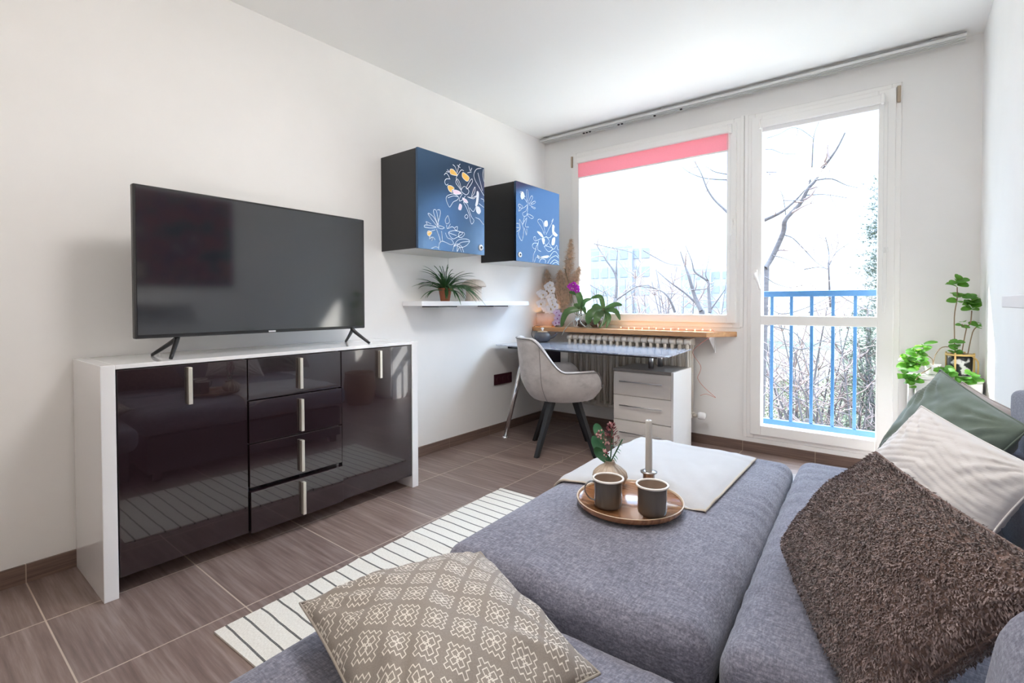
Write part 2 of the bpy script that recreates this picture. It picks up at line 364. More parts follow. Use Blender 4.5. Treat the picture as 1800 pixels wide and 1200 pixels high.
# roller blinds -----------------------------------------------------------
m_pink = translucent('pink_blind', (.90, .44, .50), .45, .7, nz=((300, 300, 300), .06), tcol=(.95, .50, .56))
m_chain = M('bead_chain', (.8, .8, .78), .4)
def chain(b, x, y, z0, z1, w):
    n = 26
    pts = [(x - w / 2, y, z1)] + [(x - w / 2, y, z1 + (z0 - z1) * i / n) for i in range(1, n)] + [(x - w * .3, y, z0 - .008), (x, y, z0 - .012), (x + w * .3, y, z0 - .008)] + [(x + w / 2, y, z0 + (z1 - z0) * i / n) for i in range(1, n)] + [(x + w / 2, y, z1)]
    b.tube(pts, .0017, 5)
bl = thing('roller_blind', (1.0, -.035, 2.34), 'pink roller blind pulled slightly down over the wide window', 'blind')
b = MB(); b.box(.372, 1.662, -.052, -.023, 2.318, 2.372, 0, .008); obj('cassette', b, m_pvc, bl)
b = MB(); b.box(1.655, 1.675, -.056, -.023, 2.310, 2.378, 0, .006); obj('end_cap', b, m_pvc, bl)
b = MB(); b.box(.380, 1.648, -.0295, -.028, 2.198, 2.325); obj('fabric', b, m_pink, bl)
b = MB(); b.box(.380, 1.648, -.034, -.0235, 2.186, 2.199, 0, .004); obj('bottom_bar', b, m_pvc, bl)
b = MB(); chain(b, 1.655, -.036, 1.02, 2.33, .022); b.sphere((1.666, -.036, 1.455), .007); obj('chain', b, m_chain, bl)
b2 = thing('roller_blind', (2.2, -.035, 2.34), 'white roller blind fully rolled up above balcony door', 'blind')
b = MB(); b.box(1.866, 2.552, -.052, -.023, 2.305, 2.36, 0, .008); obj('cassette', b, m_pvc, b2)
b = MB(); b.box(2.546, 2.566, -.056, -.023, 2.30, 2.366, 0, .006); obj('end_cap', b, m_pvc, b2)
b = MB(); b.box(1.856, 1.87, -.056, -.023, 2.30, 2.366, 0, .006); obj('end_cap', b, m_pvc, b2)
b = MB(); b.box(1.876, 2.54, -.034, -.0235, 2.275, 2.306, 0, .004); obj('bottom_bar', b, m_white, b2)
b = MB(); chain(b, 2.572, -.034, 1.02, 2.31, .02); b.box(2.566, 2.590, -.034, -.0225, 1.385, 1.42, 0, .004); obj('chain', b, m_chain, b2)

# ------------------------------------------------------------------ television wall furniture
def aub_mat(name, col, rough):
    s = N(name); s.set(Base_Color=col, Roughness=rough); s.b.inputs['Specular IOR Level'].default_value = .5
    s.b.inputs['Coat Weight'].default_value = 1; s.b.inputs['Coat Roughness'].default_value = .02; s.b.inputs['Coat IOR'].default_value = 1.55
    return s.m
m_aub = aub_mat('aubergine_gloss', (.020, .0105, .0135), .12)
m_bar = M('champagne_metal', (.86, .82, .72), .38, metal=.75)
sb = thing('sideboard', (.21, -2.675, 0), 'high-gloss white and dark aubergine sideboard under the television', 'sideboard')
Y0, Y1, SX, SH = -3.41, -1.94, .425, .856
b = MB()
b.box(.012, SX, Y0, Y0 + .044, 0.0, SH, 0, .002); b.box(.012, SX, Y1 - .044, Y1, 0.0, SH, 0, .002)
b.box(.012, SX, Y0 + .0435, Y1 - .0435, SH - .016, SH, 0, .001); b.box(.012, .39, Y0 + .044, Y1 - .044, .075, .092)
b.box(.012, .02, Y0 + .044, Y1 - .044, .09, SH - .016)
for y in (-2.905, -2.447): b.box(.02, .39, y - .008, y + .008, .09, SH - .016)
obj('body', b, m_gloss_white, sb)
def hbar(y, z0, z1, par, x=SX):
    b = MB(); b.box(x + .0005, x + .022, y - .0075, y + .0075, z0, z1, 0, .0015); o = obj('handle', b, m_bar, par); tag(o, 'slim vertical champagne metal bar'); return o
def front(name, y0, y1, z0, z1, hy, hz0, hz1, out=0.0):
    b = MB(); b.box(.392 + out, SX + out, y0 + .0018, y1 - .0018, z0 + .0018, z1 - .0018, 0, .0022)
    o = obj(name, b, m_aub, sb); hbar(hy, hz0, hz1, o, SX + out)
front('door', -3.364, -2.905, .072, .838, -3.132, .678, .825)
for z0, z1, a, c, out in ((.652, .838, .677, .822, 0), (.462, .652, .477, .628, .006), (.268, .462, .285, .434, .006), (.07, .256, .084, .237, .016)):
    front('drawer', -2.905, -2.447, z0, z1, -2.668, a, c, out)
front('door', -2.447, -1.986, .072, .838, -2.215, .673, .822)

# television --------------------------------------------------------------
tv = thing('television', (.29, -2.7375, SH), 'large black flat television on two splayed legs', 'television')
TX = .295
def tvf(p):       # the set is turned a touch off the wall's line
    a = math.radians(TVROT); y = p.y + 2.7375; x = p.x - TX
    return V((TX + x * math.cos(a) - y * math.sin(a), -2.7375 + y * math.cos(a) + x * math.sin(a), p.z))
TVROT = 1.8
m_tvb = M('tv_bezel', (.012, .012, .014), .3)
s = N('tv_screen'); s.set(Base_Color=(.008, .009, .013), Roughness=.07); s.b.inputs['Specular IOR Level'].default_value = 1.0; s.b.inputs['Coat Weight'].default_value = .5; s.b.inputs['Coat Roughness'].default_value = .1; s.bump(s.noise(s.coord('Object', (900, 900, 900)), 1, 1), .02, .0003); m_scr = s.m
b = MB(); b.box(TX - .03, TX, -3.277, -2.198, .940, 1.549, 0, .005); b.box(TX - .062, TX - .028, -3.1, -2.38, 1.0, 1.40, 0, .015); b.xform(tvf); obj('housing', b, m_tvb, tv)
b = MB(); b.box(TX - .001, TX + .0012, -3.268, -2.207, .955, 1.541); b.xform(tvf); obj('screen', b, m_scr, tv)
b = MB(); b.box(TX - .001, TX + .002, -2.749, -2.715, .943, .9505, 0, .0008); b.xform(tvf); tag(obj('logo', b, M('logo_silver', (.7, .7, .72), .3), tv), 'small silver maker badge under screen')
for y, sg in ((-3.125, -1), (-2.285, 1)):
    b = MB(); yt = y
    for (xa, ya) in ((TX + .075, y + sg * .02), (TX - .15, y + sg * .02)):
        pts = smooth_path([(TX - .012, yt, .946), (TX - .008 + (xa - TX) * .12, yt + (ya - yt) * .3, .925), (xa, ya + sg * .03, .8605)], 4)
        b.tube(pts, [.013 - .006 * i / (len(pts) - 1) for i in range(len(pts))], 8)
    obj('leg', b, m_tvb, tv)

# wall cabinets -------------------------------------------------------------
m_cab = M('black_cabinet', (.012, .012, .013), .32)
s = N('black_blue_door'); s.set(Base_Color=(.006, .012, .026), Roughness=.2); s.b.inputs['Specular IOR Level'].default_value = .5; s.b.inputs['IOR'].default_value = 2.4
s.b.inputs['Specular Tint'].default_value = (.33, .60, 1, 1); s.b.inputs['Coat Weight'].default_value = .12; s.b.inputs['Coat Roughness'].default_value = .12; m_cdoor = s.m
m_cabin = M('cabinet_underside', (.62, .61, .59), .4)
m_line = M('print_white', (.80, .82, .88), .4); m_yel = M('print_yellow', (.85, .50, .10), .4); m_pk = M('print_pink', (.85, .66, .78), .4)
def ribbon(b, pts, w, mi):
    """thin flat printed line lying on a plane x = const"""
    n = len(pts); rows = []
    for i in range(n):
        d = pts[min(i + 1, n - 1)] - pts[max(i - 1, 0)]; d = V((0, d.y, d.z))
        d = d.normalized() if d.length > 1e-9 else V((0, 1, 0)); nrm = V((0, -d.z, d.y))
        rows.append([pts[i] - nrm * w, pts[i] + nrm * w])
    b.grid(rows, mi, False)
def wall_cabinet(y0, y1, z0, z1, art, lock, label):
    c = thing('wall_cabinet', (.18, (y0 + y1) / 2, z0), label, 'wall cabinet', 'floral wall cabinets')
    b = MB(); b.box(.0015, .338, y0, y1, z0, z1, 0, .0015); b.box(.002, .338, y0 + .002, y1 - .002, z0 - .0012, z0 + .001, 1)
    obj('body', b, [m_cab, m_cabin], c)
    b = MB(); xf = .36; b.box(.341, xf, y0 - .001, y1 + .001, z0 - .002, z1 + .002, 0, .0012)
    P = lambda u, w, e=.0004: V((xf + e, y0 + (y1 - y0) * u / 1000, z0 + (z1 - z0) * w / 1000))
    for i, (k, l) in enumerate(art):
        e = .0004 + .00001 * i
        pts = smooth_path([P(u, w, e) for u, w in l], 5, k != 'l')
        if k in 'ypw':
            cen = sum(pts[:-1], V((0, 0, 0))) / (len(pts) - 1); kx = len(b.v); b.v += [cen] + pts[:-1]; n = len(pts) - 1
            for q in range(n): b.face((kx, kx + 1 + q, kx + 1 + (q + 1) % n), {'y': 2, 'p': 3, 'w': 1}[k])
        ribbon(b, [p + V((.00012, 0, 0)) for p in pts], .0018, 1)
    d = obj('door', b, [m_cdoor, m_line, m_yel, m_pk], c); tag(d, 'dark door printed with white line drawing of honeysuckle')
    b = MB(); ly, lz = lock; ax = Matrix.Rotation(PI / 2, 3, 'Y')
    b.lathe((xf + .0006, ly, lz), [(.021, 0), (.021, .004), (.018, .006), (.009, .0062)], 24, 0, True, None, ax)
    b.lathe((xf + .0064, ly, lz), [(.009, 0), (.008, .003), (.002, .0035)], 16, 1, True, None, ax)
    tag(obj('lock', b, [m_white, m_black], d), 'round white lock rosette with black centre')
    return c
c1 = wall_cabinet(-1.873, -1.270, 1.416, 2.021, ART_A, (-1.309, 1.465), 'black wall cabinet nearer the television with yellow honeysuckle print')
b = MB(); b.tube([(.02, -1.02, 1.417), (.02, -1.02, 1.337)], .0012, 5)
b.xform(lambda p: V((p.x, p.y - .27, p.z))); obj('pull_cord', b, M('grey_cord', (.45, .43, .42), .7), c1)
wall_cabinet(-.906, -.308, 1.403, 2.004, ART_B, (-.862, 1.450), 'black wall cabinet nearer the window with white flower print')

# shelf, spider plant, mushroom lamp -----------------------------------------
sh = thing('wall_shelf', (.1, -1.1, 1.06), 'white floating shelf under the wall cabinets', 'shelf')
b = MB(); b.box(.0015, .195, -1.705, -.525, 1.061, 1.094, 0, .002); obj('board', b, m_white, sh)
for y in (-1.44, -.86):
    b = MB(); b.box(.0015, .17, y - .09, y + .09, 1.0525, 1.0605, 0, .001); obj('bracket', b, m_black, sh)
sp = thing('potted_spider_plant', (.11, -1.41, 1.0945), 'spidery green plant in small terracotta pot on white shelf', 'plant')
m_terra = M('terracotta', (.33, .11, .055), .75, nz=((30, 30, 30), .15))
b = MB(); b.lathe((.11, -1.41, 1.0945), [(.032, 0), (.045, .075), (.049, .077), (.049, .092), (.044, .092), (.042, .08), (.001, .078)], 28); obj('pot', b, m_terra, sp)
m_spider = translucent('spider_leaf', (.045, .13, .045), .25, .4, nz=((20, 20, 20), .45))
b = MB(); rnd = random.Random(3)
for i in range(54):
    a = i * 2.399 + rnd.uniform(-.3, .3); el = rnd.uniform(.15, 1.3); L = rnd.uniform(.15, .27)
    d = V((math.cos(a) * math.cos(el), math.sin(a) * math.cos(el), math.sin(el)))
    if d.x < -.15: d.x *= .3
    front = d.x > .35 and el < .9
    k = len(b.v)
    leaf(b, V((.11, -1.41, 1.165)) + V((d.x, d.y, 0)) * .02, d, (0, 0, 1), L * (1.15 if front else 1), rnd.uniform(.015, .024), rnd.uniform(1.2, 2.1) if front else rnd.uniform(.5, 1.5), .3, 10, 0, lambda t: (1 - t) ** .5 * min(1, .45 + t * 4))
    for v in b.v[k:]:
        if v.x < .2 and v.z < 1.1: v.z = 1.0975 + (v.z - 1.1) * .02
for dy, L, W_, dr in ((-.55, .27, .022, 1.9), (-.25, .30, .02, 2.2), (.05, .33, .02, 2.5), (.3, .31, .022, 2.3), (.6, .30, .02, 2.1), (.9, .28, .018, 1.9), (.45, .36, .016, 2.6), (-.9, .25, .02, 1.8)):
    leaf(b, (.12, -1.41, 1.17), (1, dy, .75), (0, 0, 1), L, W_, dr, .3, 12, 0, lambda t: (1 - t) ** .5 * min(1, .45 + t * 4))
for i in range(9):
    a = rnd.uniform(0, 2 * PI); p = V((.11, -1.41, 1.17)); q = p + V((.03 * math.cos(a), .12 * math.sin(a), rnd.uniform(.12, .2)))
    b.tube(smooth_path([p, (p + q) / 2 + V((0, 0, .04)), q], 4), [.0025] * 8 + [.0012], 5)
for v in b.v: v.x = max(v.x, .006)
obj('foliage', b, m_spider, sp)
ml = thing('mushroom_lamp', (.1, -1.10, 1.0945), 'fluted pale beige mushroom-shaped lamp on white shelf', 'lamp')
m_cer = M('fluted_ceramic', (.62, .55, .49), .45, sub=.0)
fl = lambda t, z: 1 + .045 * abs(math.sin(t * 9))
b = MB(); b.lathe((.1, -1.10, 1.0945), [(.066, 0), (.066, .004), (.060, .02), (.057, .06), (.058, .125), (.001, .126)], 72, 0, True, lambda t, z: 1 + .05 * abs(math.sin(t * 9))); obj('stem', b, m_cer, ml)
b = MB(); b.lathe((.1, -1.10, 1.0945), [(.045, .118), (.089, .110), (.0915, .115), (.084, .135), (.066, .153), (.04, .164), (.001, .168)], 108, 0, True, lambda t, z: 1 + .05 * abs(math.sin(t * 12))); obj('cap', b, m_cer, ml)

# floor socket box on the wall
so = thing('wall_socket', (.01, -.64, .44), 'dark maroon flat socket box low on the left wall', 'socket')
m_maroon = M('maroon_plastic', (.045, .008, .014), .3)
b = MB(); b.box(.0015, .014, -.755, -.525, .398, .486, 0, .004); obj('plate', b, m_maroon, so)
for k in range(3):
    y = -.715 + k * .075; b = MB(); b.lathe((.0142, y, .442), [(.028, 0), (.028, .002), (.024, .002), (.022, .0005), (.001, .0005)], 24, 0, True, None, Matrix.Rotation(PI / 2, 3, 'Y')); obj('outlet', b, m_maroon, so)
# ------------------------------------------------------------------ desk, drawer unit, radiator
rad = thing('radiator', (.83, -.1, .2), 'white ribbed column radiator under the wooden sill', 'radiator')
m_rad = M('radiator_enamel', (.70, .66, .60), .35)
RX0, RX1, RN = .345, 1.43, 19
for i in range(RN):
    x = RX0 + (RX1 - RX0) * (i + .5) / RN; hw = (RX1 - RX0) / RN / 2
    b = MB()
    for y in (-.165, -.115, -.065):
        b.tube([(x, y, .235), (x, y, .765)], [.0135, .0135], 10)
    for z0, z1 in ((.205, .25), (.755, .812)):
        pts = [(x, -.178, (z0 + z1) / 2), (x, -.17, z0 + .008), (x, -.06, z0), (x, -.05, (z0 + z1) / 2), (x, -.06, z1 - .004), (x, -.115, z1), (x, -.165, z1 - .006)]
        k = len(b.v); m = len(pts); w = hw * .93
        for dx in (-w, -w * .75, w * .75, w):
            sq = .82 if abs(dx) == w else 1
            c = sum((V(p) for p in pts), V((0, 0, 0))) / m
            for p in pts: q = c + (V(p) - c) * sq; b.v.append(V((x + dx, q.y, q.z)))
        for a in range(3):
            for j in range(m): j2 = (j + 1) % m; b.face((k + a * m + j, k + a * m + j2, k + (a + 1) * m + j2, k + (a + 1) * m + j), 0, True)
        b.face([k + j for j in range(m)][::-1]); b.face([k + 3 * m + j for j in range(m)])
    obj('column', b, m_rad, rad)
b = MB(); b.tube([(RX1 - .01, -.115, .23), (RX1 + .03, -.115, .23)], .012, 10); b.tube([(1.385, -.115, .215), (1.385, -.115, .0005)], .009, 8); obj('pipe', b, m_rad, rad)
b = MB(); b.lathe((RX1 + .035, -.115, .235), [(.012, 0), (.026, .006), (.028, .02), (.026, .05), (.018, .058), (.001, .06)], 20, 0, True, None, Matrix.Rotation(PI / 2, 3, 'Y')); tag(obj('valve_knob', b, m_white, rad), 'round white thermostat valve')
for x in (RX0 + .035, RX1 - .035):
    b = MB(); b.box(x - .015, x + .015, -.12, -.0008, .216, .228); obj('bracket', b, m_rad, rad)

du = thing('drawer_unit', (1.215, -.31, 0), 'grey and white three-drawer pedestal under right end of desk', 'drawer unit')
m_dside = M('drawer_white', (.82, .81, .80), .3); m_dfront = M('drawer_front', (.84, .805, .77), .35, nz=((2, 30, 30), .03)); m_dtop = M('drawer_top', (.30, .285, .275), .4)
PX0, PX1, PY0, PY1, PZ = .992, 1.44, -.55, -.185, .60
b = MB(); b.box(PX0, PX1 - .0162, PY0 + .019, PY1, .012, PZ - .018, 0, .001); b.box(PX1 - .016, PX1, PY0, PY1, .012, PZ, 0, .001)
for x in (PX0 + .03, PX1 - .03):
    for y in (PY0 + .05, PY1 - .04): b.lathe((x, y, 0), [(.015, 0), (.015, .013)], 12)
obj('body', b, m_dside, du)
b = MB(); b.box(PX0 - .001, PX1 - .0165, PY0 - .001, PY1, PZ - .018, PZ + .001, 0, .001); obj('top', b, m_dtop, du)
for z0, z1 in ((.408, .578), (.228, .406), (.014, .224)):
    b = MB(); b.box(PX0, PX1 - .017, PY0, PY0 + .0185, z0 + .001, z1 - .001, 0, .0015); d = obj('drawer', b, m_dfront, du)
    zh = z0 + (z1 - z0) * .60
    b = MB(); b.tube([(PX0 + .055, PY0 - .022, zh), (PX1 - .075, PY0 - .022, zh)], .0042, 10)
    for x in (PX0 + .09, PX1 - .11): b.tube([(x, PY0 - .022, zh), (x, PY0 + .0005, zh)], .003, 8)
    tag(obj('handle', b, m_steel, d), 'thin steel bar handle')

dk = thing('desk', (.78, -.5, 0), 'glass-topped desk with chrome legs beneath the window', 'desk')
s = N('desk_top_glass'); s.set(Roughness=.16)
f = s.noise(s.coord('Object', (26, 26, 26)), 1, 6, .7)
s.l.new(s.ramp(f, [(.36, (.20, .22, .30)), (.5, (.42, .46, .56)), (.62, (.60, .63, .72))]), s.b.inputs['Base Color']); s.b.inputs['Coat Weight'].default_value = .5; m_dg = s.m
DZ = .742
poly = []
def corner(cx, cy, r, a0):
    for k in range(5): a = a0 + PI / 2 * k / 4; poly.append((cx + r * math.cos(a), cy + r * math.sin(a)))
corner(.075, -.745, .045, PI); corner(1.465, -.815, .045, 1.5 * PI); corner(1.435, -.235, .02, 0); corner(.09, -.235, .02, PI / 2)
b = MB(); b.prism(poly, DZ - .009, DZ, 0, .002); obj('glass_top', b, m_dg, dk)
m_edge = M('desk_frame_dark', (.03, .03, .035), .35)
b = MB(); b.box(.14, 1.40, -.74, -.70, DZ - .030, DZ - .0095, 0, .002); b.box(.14, 1.40, -.30, -.27, DZ - .030, DZ - .0095, 0, .002); b.box(.14, .18, -.74, -.27, DZ - .029, DZ - .0097, 0, .002); obj('frame', b, m_edge, dk)
for (x0, y0), (x1, y1) in (((.30, -.715), (.166, -.808)), ((.30, -.29), (.15, -.26))):
    b = MB(); b.tube([(x0, y0, DZ - .03), (x1, y1, .012)], [.021, .017], 16); l = obj('leg', b, m_chrome, dk)
    b = MB(); b.lathe((x1, y1, 0), [(.026, 0), (.027, .006), (.018, .014), (.012, .016)], 20); obj('foot', b, m_chrome, l)
for x, y in ((1.225, -.42), (1.235, -.27)):
    b = MB(); b.tube([(x, y, PZ + .0015), (x, y, DZ - .0095)], .018, 16); obj('post', b, m_steel, dk)

bx_ = thing('shadow_block', (.28, -.39, .36), 'dark purple block filling the shadowed area under the desk', 'box')  # made-up dark block filling the shadowed area behind the chair back
b = MB(); b.box(.20, .36, -.50, -.285, .36, .70, 0, .006); obj('body', b, M('dark_purple', (.018, .008, .028), .5), bx_)
b = MB(); b.box(.26, .30, -.47, -.31, .70, DZ - .0302); obj('bracket', b, m_black, bx_)

# ------------------------------------------------------------------ tub chair
ch = thing('tub_chair', (.71, -.79, 0), 'grey velvet tub chair with black legs at the desk', 'chair')
s = N('grey_velvet')
f = s.noise(s.coord('Object', (5, 5, 7)), 1, 5, .65)
lw = s.add('ShaderNodeLayerWeight'); lw.inputs[0].default_value = .35
base = s.ramp(f, [(.32, (.35, .318, .305)), (.48, (.50, .46, .442)), (.68, (.61, .57, .548))])
s.l.new(base, s.b.inputs['Base Color']); s.set(Roughness=.8); s.b.inputs['Sheen Weight'].default_value = .5; s.b.inputs['Sheen Roughness'].default_value = .4; s.b.inputs['Specular IOR Level'].default_value = .2
s.bump(f, .25, .004); m_velvet = s.m
FA = math.radians(50)       # facing direction measured from +X
CC = V((.71, -.80, 0))
def rim(t):                  # t: angle from the back (0) to the fronts (+-pi)
    a = abs(t) / PI
    hi = .825; arm = .60; frt = .475
    def ss(x, a0, a1): x = min(1, max(0, (x - a0) / (a1 - a0))); return x * x * (3 - 2 * x)
    return hi - (hi - arm) * ss(a, .17, .42) - (arm - frt) * ss(a, .66, .82)
def shell_pt(t, w, off=0.0):
    """w 0 at bottom centre .. 1 at rim"""
    zr = rim(t)
    a = abs(t) / PI
    if w < .28:
        q = w / .28; r = .225 * q ** .8; z = .372 + .020 * q ** 3
    else:
        q = (w - .28) / .72; z = .392 + (zr - .392) * q
        hgt = (z - .392) / .43
        r = .225 + .075 * (1 - (1 - min(1, hgt * 2.6)) ** 2) + .045 * max(0, hgt - .2) * (1 if a < .5 else .5)
    sx = 1.0 + .02 * math.cos(t * 2)
    r -= off * (1 if w >= .28 else .3)
    z += off * (0 if w >= .28 else .9)
    ang = FA + PI + t
    return V((CC.x + r * sx * math.cos(ang), CC.y + r * sx * math.sin(ang), z))
NT, NW = 72, 22
b = MB()
rows = [[shell_pt(-PI + 2 * PI * j / NT, max(.004, i / NW)) for j in range(NT)] for i in range(NW + 1)]
b.grid(rows, 0, True, closed=True)
inner = [[shell_pt(-PI + 2 * PI * j / NT, 1 - .7 * i / NW, .036) for j in range(NT)] for i in range(NW + 1)]
k = len(b.v); b.grid(inner, 0, True, closed=True)
lip = [[rows[-1][j] + (inner[0][j] - rows[-1][j]) * (q / 4) + V((0, 0, .012 * math.sin(PI * q / 4))) for j in range(NT)] for q in range(5)]
b.grid(lip, 0, True, closed=True)
obj('shell', b, m_velvet, ch, merge=.0004)
b = MB()
cr = [[V((CC.x + r * math.cos(2 * PI * j / 48), CC.y + r * math.sin(2 * PI * j / 48), z)) for j in range(48)] for r, z in ((.001, .475), (.12, .472), (.20, .462), (.232, .44), (.235, .41))]
b.grid(cr, 0, True, closed=True); obj('seat_cushion', b, m_velvet, ch)
b = MB(); pr_ = [shell_pt(-PI + 2 * PI * j / NT, 1.0, -.003) + V((0, 0, .003)) for j in range(NT)]
b.tube(pr_ + [pr_[0]], .0035, 6, cap=False); obj('piping', b, M('velvet_piping', (.22, .205, .2), .7), ch)
m_vs = M('velvet_seam', (.2, .185, .18), .8)
for sg in (-1, 1):
    b = MB(); t0 = sg * .24 * PI; pts = [shell_pt(t0, .28 + .72 * q / 16, -.001) for q in range(17)]; b.tube(pts, .002, 5); obj('seam', b, m_vs, ch)
m_leg = M('black_leg', (.012, .013, .016), .38)
for (lx, ly) in ((.665, -1.075), (.403, -.731), (1.0, -.832), (.745, -.50)):
    t = V((CC.x + (lx - CC.x) * .42, CC.y + (ly - CC.y) * .42, .385)); g = V((lx, ly, 0.0))
    d = (g - t).normalized(); a = d.cross(V((0, 0, 1))).normalized(); c = a.cross(d)
    b = MB(); kk = 0
    for p, w in ((t, .021), (g, .0145)):
        for (i, j) in ((-1, -1), (1, -1), (1, 1), (-1, 1)):
            q = p + a * i * w + c * j * w
            if p is g: q.z = 0.0
            b.v.append(q)
    for f4 in ((0, 1, 5, 4), (1, 2, 6, 5), (2, 3, 7, 6), (3, 0, 4, 7), (3, 2, 1, 0), (4, 5, 6, 7)): b.face(f4)
    obj('leg', b, m_leg, ch)

# ------------------------------------------------------------------ things on desk and sill
SZ = .8655
tp = thing('teapot', (.20, -.33, DZ), 'small round slate-grey teapot with wooden lid on the desk', 'teapot')
m_slate = M('slate_glaze', (.085, .085, .10), .25)
tc = V((.20, -.33, DZ + .0005))
b = MB(); b.lathe(tc, [(.04, 0), (.062, .01), (.075, .035), (.074, .055), (.06, .08), (.04, .088)], 32); obj('body', b, m_slate, tp)
b = MB(); b.tube(smooth_path([tc + V((.06, .02, .035)), tc + V((.095, .04, .05)), tc + V((.115, .05, .08))], 4), [.014, .013, .012, .011, .01, .0095, .009, .008, .008], 10); obj('spout', b, m_slate, tp)
b = MB(); b.lathe(tc + V((0, 0, .086)), [(.045, 0), (.045, .006), (.02, .010), (.001, .011)], 28); lid = obj('lid', b, M('pale_wood', (.55, .40, .26), .5), tp)
b = MB(); b.lathe(tc + V((0, 0, .096)), [(.008, 0), (.007, .01), (.014, .018), (.014, .026), (.001, .03)], 16); tag(obj('knob', b, m_white, lid), 'white lid knob')

la = thing('table_lamp', (.10, -.12, SZ), 'small lit lamp with grey drum shade at left end of the sill', 'lamp')
s = N('linen_shade'); s.set(Roughness=.9)
f = s.noise(s.coord('Object', (60, 60, 260)), 1, 3)
s.l.new(s.ramp(f, [(.3, (.55, .50, .49)), (.7, (.72, .67, .65))]), s.b.inputs['Base Color'])
t = s.add('ShaderNodeBsdfTranslucent'); t.inputs[0].default_value = (.85, .68, .55, 1); mx = s.add('ShaderNodeMixShader'); mx.inputs[0].default_value = .5
s.l.new(s.b.outputs[0], mx.inputs[1]); s.l.new(t.outputs[0], mx.inputs[2]); s.l.new(mx.outputs[0], s.out.inputs[0]); m_shade = s.m
b = MB(); lc = V((.10, -.125, SZ))
b.lathe(lc, [(.088, .012), (.09, .012), (.09, .122), (.088, .122), (.088, .012)], 40); obj('shade', b, m_shade, la)
b = MB(); b.lathe(lc, [(.05, 0), (.05, .006), (.01, .012), (.008, .04), (.001, .041)], 24); obj('base', b, m_white, la)
b = MB(); b.sphere(lc + V((0, 0, .065)), .016); obj('bulb', b, M('warm_bulb', (1, .8, .5), .5, emit=((1, .55, .22), 6)), la)
b = MB(); b.tube(smooth_path([(.055, -.16, SZ + .004), (.02, -.2, SZ + .003), (.012, -.222, .83), (.02, -.24, .79), (.06, -.25, .752), (.14, -.27, .7455)], 5), .0025, 6); obj('cable', b, m_black, la)

pv = thing('pampas_vase', (.2, -.07, SZ), 'dried beige pampas plumes in vase in the window corner', 'dried grass')
b = MB(); b.lathe((.2, -.068, SZ), [(.035, 0), (.05, .02), (.048, .09), (.022, .15), (.026, .165)], 24); obj('vase', b, M('beige_vase', (.45, .38, .32), .6), pv)
m_pamp = M('pampas', (.66, .50, .37), .95, nz=((40, 40, 40), .3))
rnd = random.Random(11)
for (x0, z0, x1, z1, wd) in ((.262, 1.16, .318, 1.63, .045), (.13, 1.04, .05, 1.37, .045), (.22, 1.04, .20, 1.36, .06), (.27, 1.10, .40, 1.38, .055), (.23, .98, .28, 1.22, .05)):
    b = MB(); A = V((x0, -.06, z0)); B = V((x1, -.05 + rnd.uniform(-.01, .015), z1)); ax = (B - A)
    b.tube(smooth_path([(.2, -.068, SZ + .15), (A.x * .8 + .04, -.064, (z0 + SZ + .15) / 2), A, A + ax * .5, B], 4), .0018, 5)
    for i in range(1500):
        t = rnd.random(); p = A + ax * t; a = rnd.uniform(0, 2 * PI); w = wd * rnd.uniform(.4, 1.6) * (math.sin(PI * min(1, t * .85 + .12)) ** .7)
        o = V((math.cos(a), math.sin(a) * .6, 0)) * w + ax.normalized() * rnd.uniform(.02, .12) * (1.2 - t) + V((rnd.gauss(0, .008), rnd.gauss(0, .006), rnd.gauss(0, .012)))
        q = p + o; q.y = min(q.y, -.034); q.x = max(q.x, .004)
        if q.x > 0 and q.z > 1.40 and q.x < 0.0: pass
        mid = (p + q) / 2 + V((0, 0, .012)); mid.y = min(mid.y, -.036); mid.x = max(mid.x, .004)
        q.z -= .012; sd = V((rnd.uniform(-1, 1), rnd.uniform(-1, 1), rnd.uniform(-1, 1))).normalized() * .0011
        k = len(b.v); b.v += [p - sd, p + sd, mid + sd * 1.6, mid - sd * 1.6, q + sd * .5, q - sd * .5]
        b.face((k, k + 1, k + 2, k + 3)); b.face((k + 3, k + 2, k + 4, k + 5))
    obj('plume', b, m_pamp, pv)

def petal(b, c, n, up, L, Wd, mi=0):
    leaf(b, c, up, n, L, Wd, -.15, .08, 4, mi, lambda t: math.sin(PI * (.12 + .85 * t)) ** .7)
def orchid_flower(b, c, n, r, mi=0, lip=1, rnd=random):
    """five petals and a lip facing n"""
    n = V(n).normalized(); u = n.cross(V((0, 0, 1))).normalized(); w = u.cross(n) * -1
    if w.z < 0: w = -w
    r0 = rnd.uniform(-.3, .3)
    for k, (a, L, wd) in enumerate(((0, 1, .75), (1.25, 1.05, 1.1), (-1.25, 1.05, 1.1), (2.45, .95, .7), (-2.45, .95, .7))):
        a += r0; d = w * math.cos(a) + u * math.sin(a); petal(b, V(c), n, d + n * .15, r * L, r * wd, mi)
    for d in (u * .4 - w, -u * .4 - w): leaf(b, V(c) + n * r * .12, d * .5 + n, u, r * .5, r * .35, .4, .3, 3, lip)
    b.sphere(V(c) + n * r * .12, r * .13, lip, 8, 5)
m_oleaf = translucent('orchid_leaf', (.065, .13, .035), .18, .28, nz=((12, 12, 12), .35))
m_oroot = M('orchid_root', (.50, .48, .42), .6)
m_ostem = M('orchid_stem', (.16, .14, .07), .5)
m_bark = M('bark_mix', (.14, .08, .05), .95, nz=((70, 70, 70), .5), bump=((70, 70, 70), 1, .006))
m_wpet = translucent('white_petal', (.82, .80, .82), .3, .6); m_lav = translucent('lavender_petal', (.66, .52, .68), .3, .6); m_mag = translucent('magenta_petal', (.42, .02, .38), .25, .5)
m_lipy = M('orchid_lip', (.75, .55, .25), .5)
